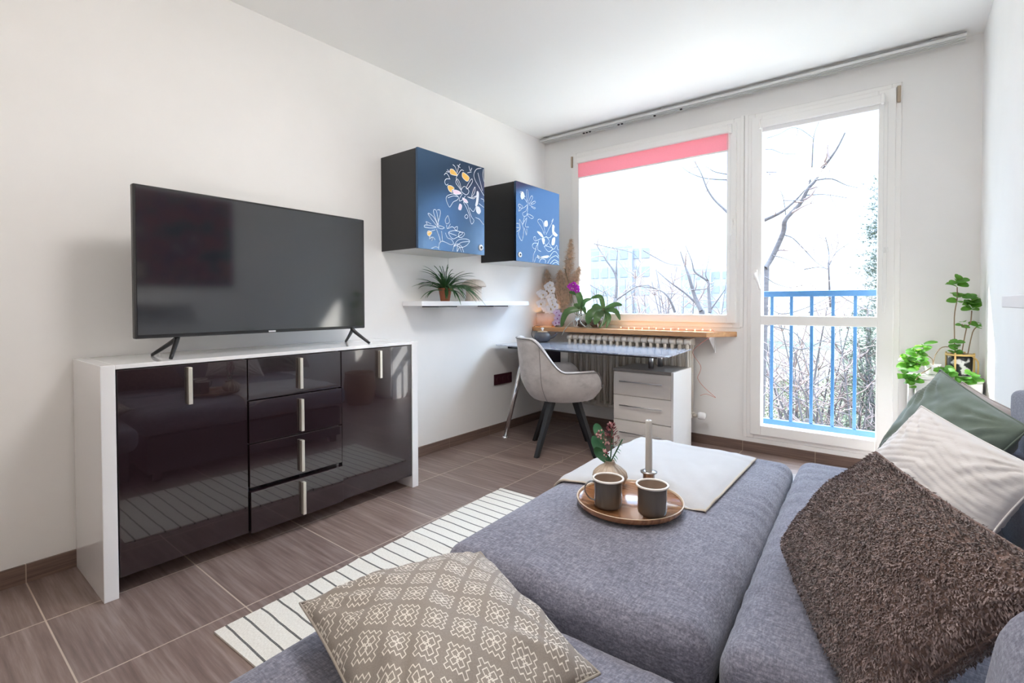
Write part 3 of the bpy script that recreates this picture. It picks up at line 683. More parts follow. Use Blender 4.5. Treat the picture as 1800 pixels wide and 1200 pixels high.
og = thing('white_orchid', (.2, -.15, SZ), 'white orchid with lavender lower blooms beside lamp on the sill', 'orchid')
b = MB(); b.lathe((.235, -.13, SZ), [(.03, 0), (.038, .06), (.04, .062), (.036, .062), (.034, .05), (.001, .05)], 20); obj('pot', b, M('grey_pot', (.25, .23, .24), .5), og)
st = smooth_path([(.235, -.13, SZ + .05), (.225, -.13, 1.05), (.19, -.13, 1.20), (.165, -.14, 1.23), (.12, -.15, 1.18), (.10, -.15, 1.10), (.125, -.15, 1.0)], 6)
b = MB(); b.tube(st, .003, 6); obj('stem', b, m_ostem, og)
rnd = random.Random(5)
b = MB()
for x, z in ((.083, 1.165), (.115, 1.155), (.165, 1.225), (.20, 1.195), (.185, 1.24), (.10, 1.085), (.085, 1.075), (.19, 1.13), (.215, 1.07), (.12, 1.03), (.155, 1.015), (.185, 1.03), (.20, 1.10), (.235, 1.05)):
    orchid_flower(b, (x, -.165 - rnd.uniform(0, .025), z), (rnd.uniform(.2, .9), -1, rnd.uniform(-.2, .25)), rnd.uniform(.038, .046), 0, 1, rnd)
obj('blossom_spray', b, [m_wpet, m_lipy], og)
b = MB()
for x, z in ((.255, .995), (.285, .975), (.262, .945), (.30, .945), (.25, .905), (.285, .91)):
    orchid_flower(b, (x, -.185 - rnd.uniform(0, .02), z), (rnd.uniform(.2, .9), -1, rnd.uniform(-.2, .2)), .034, 0, 1, rnd)
tag(obj('blossom_spray', b, [m_lav, m_mag], og), 'lavender lower blossoms')

def strap(b, base, tip, sag, w, n=9, up=(0, 0, 1)):
    """orchid strap leaf from base to tip, bulging by sag"""
    A, B = V(base), V(tip); mid = (A + B) / 2 + V(sag); pts = smooth_path([A, mid, B], n // 2)
    m = len(pts); rows = []
    for i, p in enumerate(pts):
        t = i / (m - 1); d = (pts[min(i + 1, m - 1)] - pts[max(i - 1, 0)]).normalized(); sd = d.cross(V((.5, -1, .25))).normalized()
        ww = w * .5 * (math.sin(PI * (.1 + .88 * t ** .85)) ** .6); nn = sd.cross(d).normalized()
        rows.append([p - sd * ww + nn * ww * .25, p, p + sd * ww + nn * ww * .25])
    b.grid(rows, 0)
def orchid_glass(loc, rad_, hgt, bowl, label, leaves, roots, name='potted_orchid'):
    t = thing(name, loc, label, 'orchid'); x, y, z = loc
    if bowl: prof = [(rad_ * .5, .001), (rad_ * .85, hgt * .2), (rad_, hgt * .5), (rad_ * .9, hgt * .8), (rad_ * .72, hgt), (rad_ * .69, hgt), (rad_ * .87, hgt * .8), (rad_ * .96, hgt * .5), (rad_ * .8, hgt * .2), (rad_ * .4, .006), (.001, .006)]
    else: prof = [(rad_ * .86, .001), (rad_, hgt), (rad_ * .96, hgt), (rad_ * .82, .006), (.001, .006)]
    b = MB(); b.lathe(loc, prof, 32); obj('glass_bowl' if bowl else 'glass_pot', b, m_glass, t)
    b = MB(); b.lathe((x, y, z + .008), [(rad_ * .45, 0), (rad_ * .75, hgt * .2), (rad_ * .78, hgt * .45), (rad_ * .5, hgt * .6), (.001, hgt * .62)], 20); obj('bark', b, m_bark, t)
    for base, tip, sag, w in leaves:
        b = MB(); strap(b, base, tip, sag, w); obj('leaf', b, m_oleaf, t)
    b = MB()
    for r in roots: b.tube(smooth_path(r, 4), [.004] * (4 * (len(r) - 1)) + [.002], 6)
    obj('aerial_roots', b, m_oroot, t)
    return t
y = -.135
o1 = orchid_glass((.475, -.125, SZ), .062, .10, False, 'magenta-flowered orchid in straight glass pot on the sill', [
    ((.478, y, 1.03), (.363, y - .02, 1.175), (.035, -.01, .055), .055), ((.478, y, 1.03), (.585, y - .02, 1.115), (-.02, 0, .02), .042),
    ((.474, y, 1.03), (.325, y - .09, .875), (-.03, -.02, .05), .058), ((.48, y, 1.02), (.545, y - .05, .985), (.0, 0, .03), .04), ((.47, y, 1.02), (.42, y - .04, 1.06), (0, 0, .02), .035)],
    [[(.47, y, .99), (.445, y - .03, .96), (.40, y - .075, .90), (.36, -.222, .85), (.335, -.228, .80)], [(.48, y, .99), (.47, y - .06, .95), (.475, -.20, .90), (.455, -.205, .872)], [(.46, y, .98), (.43, y - .05, .93), (.44, -.19, .875)], [(.47, y, 1.0), (.52, y - .05, .97), (.50, y - .06, .92), (.56, -.2, .872)]])
b = MB(); b.tube(smooth_path([(.47, y, .97), (.475, y, 1.04)], 2), .009, 8); b.tube(smooth_path([(.445, -.11, .96), (.37, -.11, 1.02), (.33, -.10, 1.2), (.365, -.11, 1.245), (.42, -.12, 1.215), (.45, -.13, 1.19)], 5), .0025, 6)
b.tube([(.42, -.1, .95), (.275, -.085, 1.39)], .003, 6); obj('stem', b, m_ostem, o1)
b = MB()
for x, z in ((.375, 1.225), (.41, 1.24), (.415, 1.205), (.448, 1.19), (.435, 1.215), (.395, 1.21)): orchid_flower(b, (x, -.15 - rnd.uniform(0, .02), z), (rnd.uniform(-.1, .8), -1, rnd.uniform(-.2, .3)), .030, 0, 1, rnd)
obj('blossom_spray', b, [m_mag, m_pk], o1)
o2 = orchid_glass((.615, -.12, SZ), .082, .118, True, 'flowerless orchid with drooping dark leaves in round glass bowl on the sill', [
    ((.69, y, 1.02), (.575, y - .01, 1.12), (.03, 0, .06), .04), ((.69, y, 1.02), (.872, y - .03, 1.06), (.02, 0, .025), .042), ((.69, y, 1.02), (.865, y - .05, .94), (.03, 0, .035), .042),
    ((.685, y, 1.02), (.58, y - .07, .90), (-.035, -.02, .03), .075), ((.69, y, 1.01), (.655, y - .085, .90), (.0, -.02, .02), .07), ((.70, y, 1.01), (.75, y - .07, .872), (.035, 0, .02), .036), ((.70, y, 1.01), (.69, y - .075, .872), (.03, -.01, .0), .034), ((.68, y, 1.02), (.59, y - .02, 1.035), (-.01, 0, .03), .035)],
    [[(.69, y, 1.0), (.665, y - .05, .95), (.675, -.205, .873)], [(.70, y, 1.0), (.715, y - .05, .95), (.70, -.205, .873)], [(.69, y, .98), (.62, y - .02, .96), (.60, y - .02, .92)]])
b = MB(); b.tube([(.64, -.125, .95), (.69, y, 1.03)], .01, 8)
for p in ([(.69, y, 1.02), (.665, y, 1.10), (.60, y - .005, 1.16), (.535, y, 1.20)], [(.69, y, 1.02), (.685, y, 1.12), (.69, y, 1.20), (.655, y, 1.235)], [(.64, y, 1.02), (.625, y, 1.12), (.62, y, 1.20)], [(.72, y, 1.05), (.725, y, 1.12), (.69, y, 1.19)]): b.tube(smooth_path(p, 4), .002, 5)
obj('stem', b, m_ostem, o2)

# copper fairy lights along the sill, tail hanging beside the drawers
fy = thing('fairy_lights', (.9, -.1, SZ), 'red copper fairy light string along sill with tail hanging beside drawers', 'string lights')
rnd = random.Random(9); pts = []
for i in range(27):
    t = i / 26; pts.append((.80 + .78 * t, -.055 - .035 * (i % 2) * (1 - .0 * t) + rnd.uniform(-.012, .012), SZ + .003 + rnd.uniform(0, .006)))
pts = [p for p in pts if p[1] > -.2 and p[0] < 1.56]
tail = [(1.57, -.10, SZ + .01), (1.585, -.16, SZ - .02), (1.52, -.25, .78), (1.465, -.24, .715), (1.50, -.17, .62), (1.475, -.1, .56), (1.452, -.08, .51), (1.48, -.05, .45), (1.54, -.03, .39), (1.565, -.02, .365), (1.50, -.02, .385), (1.455, -.03, .37)]
m_copper = M('red_copper_wire', (.62, .12, .07), .4, metal=.3)
b = MB(); b.tube(smooth_path(pts + tail, 3), .0014, 5); obj('wire', b, m_copper, fy)
m_led = M('fairy_bulb', (1, .8, .5), .5, emit=((1, .56, .25), 9))
FAIRY = [p for p in pts[1::2]]
for p in FAIRY:
    b = MB(); b.sphere(V(p) + V((0, 0, .004)), .0035, 0, 8, 6); obj('bulb', b, m_led, fy)
# ------------------------------------------------------------------ sofa bed
SA = math.radians(2.6); SG = V((2.33, -1.59, 0))
def sf(p): p = V(p); return V((SG.x + p.x * math.cos(SA) - p.y * math.sin(SA), SG.y + p.x * math.sin(SA) + p.y * math.cos(SA), p.z))
s = N('sofa_melange')
v1 = s.coord('Object', (230, 60, 230)); v2 = s.coord('Object', (60, 230, 230))
n1 = s.noise(v1, 1, 3, .7); n2 = s.noise(v2, 1, 3, .7); big = s.noise(s.coord('Object', (6, 6, 6)), 1, 2)
f = s.math('ADD', s.math('MULTIPLY', s.math('ADD', n1, n2), .44), s.math('MULTIPLY', big, .12))
s.l.new(s.ramp(f, [(.38, (.108, .108, .142)), (.5, (.19, .19, .242)), (.62, (.31, .31, .375))]), s.b.inputs['Base Color'])
s.set(Roughness=.9); s.b.inputs['Specular IOR Level'].default_value = .15; s.b.inputs['Sheen Weight'].default_value = .25
s.bump(f, .35, .002); m_sofa = s.m
m_seam = M('sofa_piping', (.06, .063, .075), .9)

def cushion(x0, x1, y0, y1, z0, z1, r=.045, puff=.02, res=.03, wrinkle=None, xf=sf, sag=0.0):
    """rounded upholstered block with a crowned top"""
    bm = bmesh.new(); c = V(((x0 + x1) / 2, (y0 + y1) / 2, (z0 + z1) / 2)); h = V(((x1 - x0) / 2, (y1 - y0) / 2, (z1 - z0) / 2))
    r = min(r, h.x, h.y, h.z)
    def axis(n, hh):
        k = max(2, int(2 * (hh - r) / n)); inner = [-(hh - r) + 2 * (hh - r) * i / k for i in range(k + 1)]
        e = [hh - r + r * math.tan(a) for a in (PI / 16, PI / 8, 3 * PI / 16, PI / 4)]
        return [-q for q in e[::-1]] + inner + e
    ax = [axis(res, h.x), axis(res, h.y), axis(.06, h.z)]
    cache = {}
    def vert(p):
        key = tuple(round(q, 5) for q in p)
        if key in cache: return cache[key]
        q = V(p); inn = V([max(-(h[i] - r), min(h[i] - r, q[i])) for i in range(3)]); d = q - inn
        if d.length > 1e-9: q = inn + d.normalized() * r
        u = q.x / h.x; w = q.y / h.y; k = (1 - abs(u) ** 3) * (1 - abs(w) ** 3)
        if q.z > 0: q.z += puff * k * (q.z / h.z)
        q.x += .4 * puff * (1 - w * w) * (1 - (q.z / h.z) ** 2) * (u ** 3); q.y += .4 * puff * (1 - u * u) * (1 - (q.z / h.z) ** 2) * (w ** 3)
        q = q + c
        if wrinkle: q += wrinkle(q)
        cache[key] = bm.verts.new(xf(q)); return cache[key]
    for A, B, Cx in ((0, 1, 2), (1, 2, 0), (2, 0, 1)):
        for s_ in (-1, 1):
            for i in range(len(ax[A]) - 1):
                for j in range(len(ax[B]) - 1):
                    vs = []
                    for (p, q) in ((i, j), (i + 1, j), (i + 1, j + 1), (i, j + 1)):
                        t = [0, 0, 0]; t[A] = ax[A][p]; t[B] = ax[B][q]; t[Cx] = s_ * h[Cx]; vs.append(vert(t))
                    if len(set(vs)) == 4:
                        try: bm.faces.new(vs if s_ > 0 else vs[::-1])
                        except ValueError: pass
    b = MB(); b.add_bm(bm, 0, True); bm.free(); return b
def wr_gap(x_edge, y_front=None, sd=0.0):
    def w(q):
        z = 0
        d = abs(q.x - x_edge)
        z += .010 * math.exp(-d / .08) * (mnoise.noise(V((q.x * 3 + sd, q.y * 26, 2.2))) + .4 * mnoise.noise(V((q.x * 4, q.y * 55 + sd, 5.2))))
        z += .003 * mnoise.noise(V((q.x * 4, q.y * 4, sd + 1.1)))
        if y_front is not None:
            z += .020 * math.exp(-abs(q.y - y_front) / .09) * mnoise.noise(V((q.x * 11 + sd, q.y * 3, .7)))
        return V((0, 0, z)) if q.z > .36 else V((0, 0, 0))
    return w
so_ = thing('sofa_bed', (2.45, -2.3, 0), 'large grey-blue fabric corner sofa folded out as a bed', 'sofa')
b = MB()
b.box(-.655, -.03, -1.30, -.05, .05, .27); b.box(.0, .60, -1.32, .03, .05, .27); b.xform(sf); obj('base', b, m_seam, so_)
b = MB(); b.box(-.70, .58, -2.6, -1.40, .05, .22); b.xform(sf); obj('base', b, m_seam, so_)
obj('pull_out_cushion', cushion(-.695, -.006, -1.345, .0, .285, .425, .05, .018, .022, wr_gap(-.006, -1.345, 3)), m_sofa, so_)
obj('seat_cushion', cushion(.006, .56, -1.345, .07, .285, .425, .05, .018, .022, wr_gap(.006, -1.345, 8)), m_sofa, so_)
obj('chaise_cushion', cushion(-.765, .66, -2.62, -1.357, .225, .368, .055, .012, .03, wr_gap(.3, -1.36, 5)), m_sofa, so_)
b = MB(); b.box(.57, .64, -1.33, .05, .05, .62, 0, .02); b.xform(sf); b.xform(lambda p: V((min(p.x, 3.0), p.y, p.z))); obj('back_frame', b, m_sofa, so_)
def puffy(c, size, tilt, nm, lbl):
    """fat back cushion leaning on the wall"""
    m = Matrix.Translation(V(c)) @ Matrix.Rotation(math.radians(tilt), 4, 'Y')
    b = cushion(-size[0] / 2, size[0] / 2, -size[1] / 2, size[1] / 2, -size[2] / 2, size[2] / 2, .075, .02, .03, None, lambda p: m @ p)
    for v in b.v: v.x = min(v.x, 3.004)
    return tag(obj(nm, b, m_sofa, so_), lbl)
puffy((2.982, -1.72, .59), (.044, .50, .36), 0, 'back_cushion', None)
puffy((2.872, -3.285, .535), (.27, .52, .40), 8, 'back_cushion', None)
for x, y in ((-.62, -1.25), (-.62, -.1), (.5, -.05), (-.64, -2.5)):
    b = MB(); b.box(x - .025, x + .025, y - .025, y + .025, 0, .052); b.xform(sf); obj('leg', b, m_black, so_)

# ------------------------------------------------------------------ pillows
def pillow_mesh(A, B, D, C, thick, n=44, pinch=.05, seed=0, wr=.006, ridge=.0, uvs=1.0, front_only=None, lines=None, crown=2.6):
    """cushion over the four corners A-B (bottom) D-C (top); returns MB with uv, and seam path"""
    A, B, D, C = (V(p) for p in (A, B, D, C)); nrm = ((B - A).cross(C - A)).normalized(); b = MB(); seam = {}
    nrm2 = nrm
    def P(i, j, sgn):
        u = i / n; w = j / n; a = 2 * u - 1; c = 2 * w - 1
        ua = .5 + .5 * a * (1 - pinch * 1.0 * (1 - c * c)); wc = .5 + .5 * c * (1 - pinch * 1.0 * (1 - a * a))
        p = A.lerp(B, ua).lerp(C.lerp(D, ua), wc)
        k = max(0, (1 - abs(a) ** crown)) * max(0, (1 - abs(c) ** crown)); h = thick * .5 * k ** .62
        if k > 0 and wr:
            h += wr * min(1, k * 5) * (mnoise.noise(V((u * 5 + seed, w * 5, sgn))) + .5 * mnoise.noise(V((u * 11, w * 11 + seed, sgn))))
            if ridge:
                for (cx, cy) in ((-1, -1), (1, -1), (1, 1), (-1, 1)):
                    dx, dy = a - cx, c - cy; rr = math.hypot(dx, dy); an = math.atan2(dy, dx)
                    h += ridge * math.exp(-((rr - .5) / .38) ** 2) * math.sin(an * 17 + seed + 2 * mnoise.noise(V((an * 3, rr * 2, seed)))) * min(1, k * 6)
        if lines and k > 0: h += lines(u, w) * min(1, k * 4)
        return p + nrm2 * sgn * h
    for sgn in (1, -1):
        b.grid([[P(i, j, sgn) for j in range(n + 1)] for i in range(n + 1)], 0, True, lambda i, j: (i / n * uvs, j / n * uvs))
    edge = [P(i, 0, 1) for i in range(n)] + [P(n, j, 1) for j in range(n)] + [P(i, n, 1) for i in range(n, 0, -1)] + [P(0, j, 1) for j in range(n, 0, -1)]
    return b, edge, P, nrm
def pillow(nm, label, corners, thick, mat, seam_mat, **k):
    b, e, P, nr = pillow_mesh(*corners, thick, **k)
    c = sum((V(q) for q in corners), V((0, 0, 0))) / 4
    t = thing(nm, (c.x, c.y, min(q[2] for q in corners)), label, 'pillow', 'cushions on the sofa')
    obj('cover', b, mat, t, merge=.0002)
    s2 = MB(); s2.tube(e + [e[0]], .0028, 6, cap=False); obj('piping', s2, seam_mat, t)
    return t, P, nr

# patterned cushion: stepped diamonds drawn in pale line on taupe
s = N('stepped_pattern')
uvn = s.add('ShaderNodeUVMap'); sp_ = s.add('ShaderNodeSeparateXYZ'); s.l.new(uvn.outputs[0], sp_.inputs[0])
NU = 5.4; LW = .0098
U = s.math('MULTIPLY', sp_.outputs[0], NU); Vv = s.math('MULTIPLY', sp_.outputs[1], NU)
def motif(sh):
    """outline of a stepped diamond with a small cross inside, once per cell"""
    fx = s.math('ABSOLUTE', s.math('SUBTRACT', s.math('FRACT', s.math('ADD', U, sh)), .5)); fy = s.math('ABSOLUTE', s.math('SUBTRACT', s.math('FRACT', s.math('ADD', Vv, sh)), .5))
    def S(sg, cell=.098, kmax=3):
        a = s.math('FLOOR', s.math('ADD', s.math('DIVIDE', s.math('ADD', fx, sg * LW), cell), .5)); c = s.math('FLOOR', s.math('ADD', s.math('DIVIDE', s.math('ADD', fy, sg * LW), cell), .5))
        return s.math('LESS_THAN', s.math('ADD', a, c), kmax + .5)
    def box(ax1, ay0, ay1, swap):
        f, g = (fy, fx) if swap else (fx, fy)
        def R(e): return s.math('MULTIPLY', s.math('LESS_THAN', f, ax1 - e), s.math('MULTIPLY', s.math('GREATER_THAN', g, ay0 + e), s.math('LESS_THAN', g, ay1 - e)))
        return s.math('SUBTRACT', R(-LW), R(LW))
    o = s.math('SUBTRACT', S(-1), S(1))
    return s.math('MAXIMUM', o, s.math('MAXIMUM', box(.062, .03, .175, False), box(.062, .03, .175, True)))
o = s.math('MAXIMUM', motif(0.0), motif(.5))
wv = s.noise(s.coord('Object', (500, 500, 500)), 1, 2)
basec = s.ramp(wv, [(.3, (.245, .21, .183)), (.7, (.305, .266, .236))])
s.l.new(s.mix(o, basec, (.74, .69, .63, 1)), s.b.inputs['Base Color']); s.set(Roughness=.75); s.bump(s.math('ADD', s.math('MULTIPLY', wv, .5), o), .25, .0012); m_patt = s.m
pillow('patterned_pillow', 'taupe cushion with white stepped-diamond pattern lying on the chaise', [(2.185, -3.50, .455), (1.668, -3.345, .44), (1.832, -2.955, .445), (2.262, -3.125, .435)], .165, m_patt, M('taupe_seam', (.34, .30, .26), .8), n=48, pinch=.05, seed=2, wr=.009, ridge=.004)

# fluffy brown
m_fur = M('brown_chenille', (.19, .125, .108), .95, nz=((60, 60, 60), .45), bump=((70, 70, 70), .9, .01), sheen=.3)
s = N('brown_tufts'); s.set(Roughness=.9); s.b.inputs['Sheen Weight'].default_value = .5
f = s.noise(s.coord('Object', (75, 75, 75)), 1, 3, .7); s.l.new(s.ramp(f, [(.32, (.085, .056, .055)), (.5, (.195, .14, .136)), (.7, (.42, .33, .32))]), s.b.inputs['Base Color']); m_tuft = s.m
bp, P, nr = pillow('fluffy_pillow', 'brown fluffy cushion leaning at the front of the sofa back', [(2.43, -2.46, .452), (2.628, -3.005, .452), (2.835, -3.02, .742), (2.625, -2.58, .757)], .17, m_fur, m_fur, n=40, pinch=.045, seed=5, wr=.006)
b = MB(); rnd = random.Random(21)
for i in range(36000):
    u = rnd.uniform(.0, 1); w = rnd.uniform(.0, 1); sg = 1 if rnd.random() < .72 else -1
    p = P(u * 40, w * 40, sg); q = P(u * 40 + .6, w * 40, sg); q2 = P(u * 40, w * 40 + .6, sg)
    n_ = (q - p).cross(q2 - p)
    if n_.length < 1e-12: continue
    n_ = n_.normalized() * sg * (1 if True else 1)
    if n_.dot(nr) * sg < 0: n_ = -n_
    edge = min(u, 1 - u, w, 1 - w); fl_ = 1.0 if edge > .03 else 1.25
    t1 = (q - p).normalized(); t2 = (q2 - p).normalized()
    lay = t1 * rnd.uniform(.2, 1.0) - t2 * rnd.uniform(.1, .9)
    d = (n_ * rnd.uniform(.35, .8) + lay * .8 + V((rnd.gauss(0, .25), rnd.gauss(0, .25), rnd.gauss(0, .25)))).normalized()
    L = rnd.uniform(.0055, .0095) * fl_; sd = d.cross(n_ + V((.01, 0, 0))).normalized() * .0008
    m = p + d * L * .55; e = p + (d + lay * .35).normalized() * L - n_ * .001; p = p - n_ * .0015
    k = len(b.v); b.v += [p - sd, p + sd, m + sd * 1.3, m - sd * 1.3, e]; b.face((k, k + 1, k + 2, k + 3), 0, True); b.face((k + 3, k + 2, k + 4), 0, True)
tag(obj('pile', b, m_tuft, bp), kind='stuff')

# quilted white
m_quilt = M('quilted_cotton', (.76, .73, .72), .85, bump=((220, 220, 220), .25, .001), sheen=.2)
def chevron(u, w):
    q = (w * 1.0 + abs(u - .5) * .55) * 13; fr = abs((q % 1) - .5) * 2
    return -.0065 * (1 - min(1, fr * 3)) ** 2
pillow('quilted_pillow', 'cream-white quilted cushion with stitched chevron lines behind brown one', [(2.53, -1.85, .455), (2.83, -2.20, .47), (2.95, -2.13, .655), (2.715, -1.87, .75)], .17, m_quilt, m_quilt, n=64, pinch=.04, seed=9, wr=.007, ridge=.006, lines=chevron)
# green velvet
m_green = M('green_cotton', (.135, .175, .142), .8, nz=((9, 9, 9), .25), bump=((260, 260, 260), .2, .001), sheen=.4)
pillow('green_pillow', 'dark sage-green cushion between white and beige cushions', [(2.58, -1.47, .455), (2.78, -1.90, .455), (2.955, -1.86, .715), (2.775, -1.52, .832)], .15, m_green, m_green, n=48, pinch=.04, seed=13, wr=.010, ridge=.007)
m_beige = M('beige_cotton', (.46, .41, .40), .85, nz=((9, 9, 9), .12), bump=((260, 260, 260), .2, .001), sheen=.3)
pillow('beige_pillow', 'pinkish beige cushion farthest back, against the wall', [(2.70, -1.34, .47), (2.86, -1.66, .47), (2.975, -1.50, .70), (2.845, -1.36, .775)], .11, m_beige, m_beige, n=40, pinch=.04, seed=17, wr=.006, ridge=.004)

# ------------------------------------------------------------------ blanket, tray and what stands on it
m_blank = M('white_cotton_cloth', (.48, .475, .485), .9, nz=((8, 8, 8), .03), bump=((400, 150, 150), .35, .001), sheen=.2)
ZS = .441
bk = thing('folded_blanket', (1.93, -2.0, .44), 'folded white cotton blanket spread on the sofa bed', 'blanket')
s_blank_edge = M('cream_cloth_fold', (.60, .53, .44), .9)
b = MB(); cor = [V((1.668, -2.375, 0)), V((2.203, -2.355, 0)), V((2.20, -1.690, 0)), V((1.695, -1.665, 0))]
n = 44
def bl_z(x, y):
    q = V((x, y, 0)) - SG; lx = q.x * math.cos(SA) + q.y * math.sin(SA); ly = -q.x * math.sin(SA) + q.y * math.cos(SA)
    u = (lx + .3505) / .3445; w = (ly + .6725) / .6725
    du, dw = max(-1, min(1, u)), max(-1, min(1, w)); z = .4255 + .0185 * (1 - abs(du) ** 3) * (1 - abs(dw) ** 3) + .0014
    ex = max(0, abs(lx + .3505) - .2945); ey = max(0, abs(ly + .6725) - .6225); e = min(.05, math.hypot(ex, ey)); z -= .05 - math.sqrt(max(0, .0025 - e * e))
    return z
def bl_pt(i, j, lift):
    u, w = i / n, j / n; p = cor[0].lerp(cor[1], u).lerp(cor[3].lerp(cor[2], u), w)
    e = min(u, 1 - u, w, 1 - w)
    wv = .005 * mnoise.noise(V((p.x * 7, p.y * 5, 3))) + .009 * max(0, mnoise.noise(V((p.x * 14 + p.y * 9, p.y * 3, 8))))
    wv += .003 * math.exp(-((u - .86) / .03) ** 2) + .003 * math.exp(-((w - .9) / .025) ** 2)
    if w < .02: p.y += .008 * mnoise.noise(V((u * 6, 0, 4)))
    if u < .02: p.x += .006 * mnoise.noise(V((w * 6, 2, 4)))
    press = min(1, max(0, (math.hypot(p.x - 1.995, p.y + 2.45) - .17) / .05))
    z = bl_z(p.x, p.y) + .002 + (.0028 + (lift - .0028 + wv) * press if lift else 0)
    if lift: z -= (lift * .5) * (1 - min(1, e * 16)) ** 2
    return V((p.x, p.y, z))
top = [[bl_pt(i, j, .017) for j in range(n + 1)] for i in range(n + 1)]; bot = [[bl_pt(i, j, 0) for j in range(n + 1)] for i in range(n + 1)]
b.grid(top, 0)
def sk(seq):
    rows = []
    for (i, j) in seq:
        a, c = top[i][j], bot[i][j]; ctr = (top[n // 2][n // 2]); o = V((a.x - ctr.x, a.y - ctr.y, 0)).normalized() * .006
        rows.append([a, a.lerp(c, .25) + o, a.lerp(c, .75) + o, c])
    b.grid(rows, 1)
sk([(i, 0) for i in range(n + 1)]); sk([(n, j) for j in range(n + 1)]); sk([(i, n) for i in range(n, -1, -1)]); sk([(0, j) for j in range(n, -1, -1)])
b.grid(bot, 0)
obj('cloth', b, [m_blank, s_blank_edge], bk)

TCx, TCy, TZ = 2.002, -2.450, .4508
ty = thing('wooden_tray', (TCx, TCy, TZ), 'round dark wooden tray with pale rim on the sofa bed', 'tray')
s = N('acacia_wood'); f = s.noise(s.coord('Object', (10, 90, 10), rot=(0, 0, .5)), 1, 4, .6)
s.l.new(s.ramp(f, [(.3, (.17, .07, .03)), (.5, (.30, .135, .06)), (.7, (.42, .21, .10))]), s.b.inputs['Base Color']); s.set(Roughness=.2); s.b.inputs['Coat Weight'].default_value = .5; m_tray = s.m
m_rimw = M('tray_rim', (.55, .42, .30), .35)
b = MB(); b.lathe((TCx, TCy, TZ), [(.152, 0), (.160, .003), (.163, .012), (.163, .018)], 72, 0); b.lathe((TCx, TCy, TZ), [(.163, .018), (.1615, .0195), (.159, .0185), (.157, .014)], 72, 1); b.lathe((TCx, TCy, TZ), [(.157, .014), (.155, .0115), (.001, .0112)], 72, 0)
obj('plate', b, [m_tray, m_rimw], ty)
TT = TZ + .0115
m_taupe = M('taupe_enamel', (.112, .094, .080), .18, coat=.2); m_taupe_in = M('taupe_enamel_inside', (.36, .27, .21), .3); m_enam = M('white_enamel', (.82, .78, .74), .2)
def mug(x, y, ang, label):
    t = thing('enamel_mug', (x, y, TT), label, 'mug', 'enamel mugs on the tray'); R = .0415
    b = MB(); b.lathe((x, y, TT + .0005), [(R * .9, 0), (R * .97, .003), (R, .01), (R, .082)], 48, 0); b.lathe((x, y, TT + .0005), [(R - .0015, .082), (R - .002, .008), (.001, .006)], 48, 1); obj('body', b, [m_taupe, m_taupe_in], t)
    b = MB(); pts = [(x + (R + .0028) * math.cos(2 * PI * k / 48), y + (R + .0028) * math.sin(2 * PI * k / 48), TT + .084) for k in range(49)]; b.tube(pts, .0036, 8, cap=False); tag(obj('rim', b, m_enam, t), 'white rolled rim')
    d = V((math.cos(ang), math.sin(ang), 0)); c = V((x, y, TT))
    prof = [(R - .001, .072), (R + .012, .073), (R + .026, .062), (R + .028, .044), (R + .016, .024), (R - .001, .016)]
    b = MB(); pp = smooth_path([c + d * r + V((0, 0, z)) for r, z in prof], 5); sd = d.cross(V((0, 0, 1))) * .006
    rows = [[p - sd - d * .0012, p - sd + d * .0012, p + sd + d * .0012, p + sd - d * .0012] for p in pp]; b.grid(rows, 0, False, closed=True); obj('handle', b, m_taupe, t)
mug(1.972, -2.533, math.radians(212), 'taupe enamel mug with white rim, handle turned left, in front of the vase')
mug(2.098, -2.502, math.radians(100), 'taupe enamel mug with white rim in front of the candle')
va = thing('bud_vase', (1.897, -2.375, TT), 'small ribbed beige ceramic vase on the wooden tray', 'vase')
m_vase = M('ribbed_stoneware', (.52, .42, .33), .3, nz=((50, 50, 50), .12))
b = MB(); b.lathe((1.897, -2.375, TT + .0004), [(.03, 0), (.046, .01), (.056, .03), (.053, .046), (.036, .062), (.019, .072), (.016, .08), (.018, .084), (.015, .084), (.013, .078), (.001, .07)], 96, 0, True, lambda t, z: 1 + .055 * math.sin(t * 18) * (1 if z < .078 else 0)); obj('body', b, m_vase, va)
fs = thing('flower_sprig', (1.897, -2.375, TT + .075), 'green leafy sprig with dusky red and pink blossoms in the ribbed vase', 'flowers')
y0 = -2.375; b = MB(); ZF = TT + .075
m_fg = translucent('sprig_green', (.045, .16, .07), .2, .35, nz=((15, 15, 15), .3)); m_fr = M('dusky_red', (.20, .04, .05), .6, nz=((200, 200, 200), .5)); m_fp = M('pale_pink', (.62, .36, .36), .6)
b.tube(smooth_path([(1.897, y0, ZF), (1.903, y0, .60), (1.905, y0, .655)], 4), .0022, 6); b.tube(smooth_path([(1.897, y0, ZF), (1.925, y0 - .01, .585), (1.947, y0 - .01, .628)], 4), .0022, 6); b.tube(smooth_path([(1.897, y0, ZF), (1.88, y0, .58), (1.858, y0, .63)], 4), .0015, 6)
obj('stem', b, m_fg, fs)
b = MB()
for base, tip, sag, w in (((1.893, y0, ZF + .005), (1.853, y0 - .02, .588), (-.012, 0, .004), .032), ((1.88, y0, .575), (1.838, y0 - .01, .622), (-.008, 0, -.008), .032), ((1.878, y0, .60), (1.845, y0 + .0, .664), (-.010, 0, .010), .032)): strap(b, base, tip, sag, w, 10)
obj('leaf_group', b, m_fg, fs)
b = MB()
for i in range(11):
    t = i / 10; p = V((1.902, y0 - .01, .56)).lerp(V((1.945, y0 - .012, .625)), t)
    leaf(b, p, (.8 * (1 if i % 3 else -.5), -.3, -.35 + t), (0, 0, 1), .034 - .014 * t, .005, .4, .2, 4)
obj('needle_leaves', b, m_fg, fs)
b = MB(); rnd = random.Random(4)
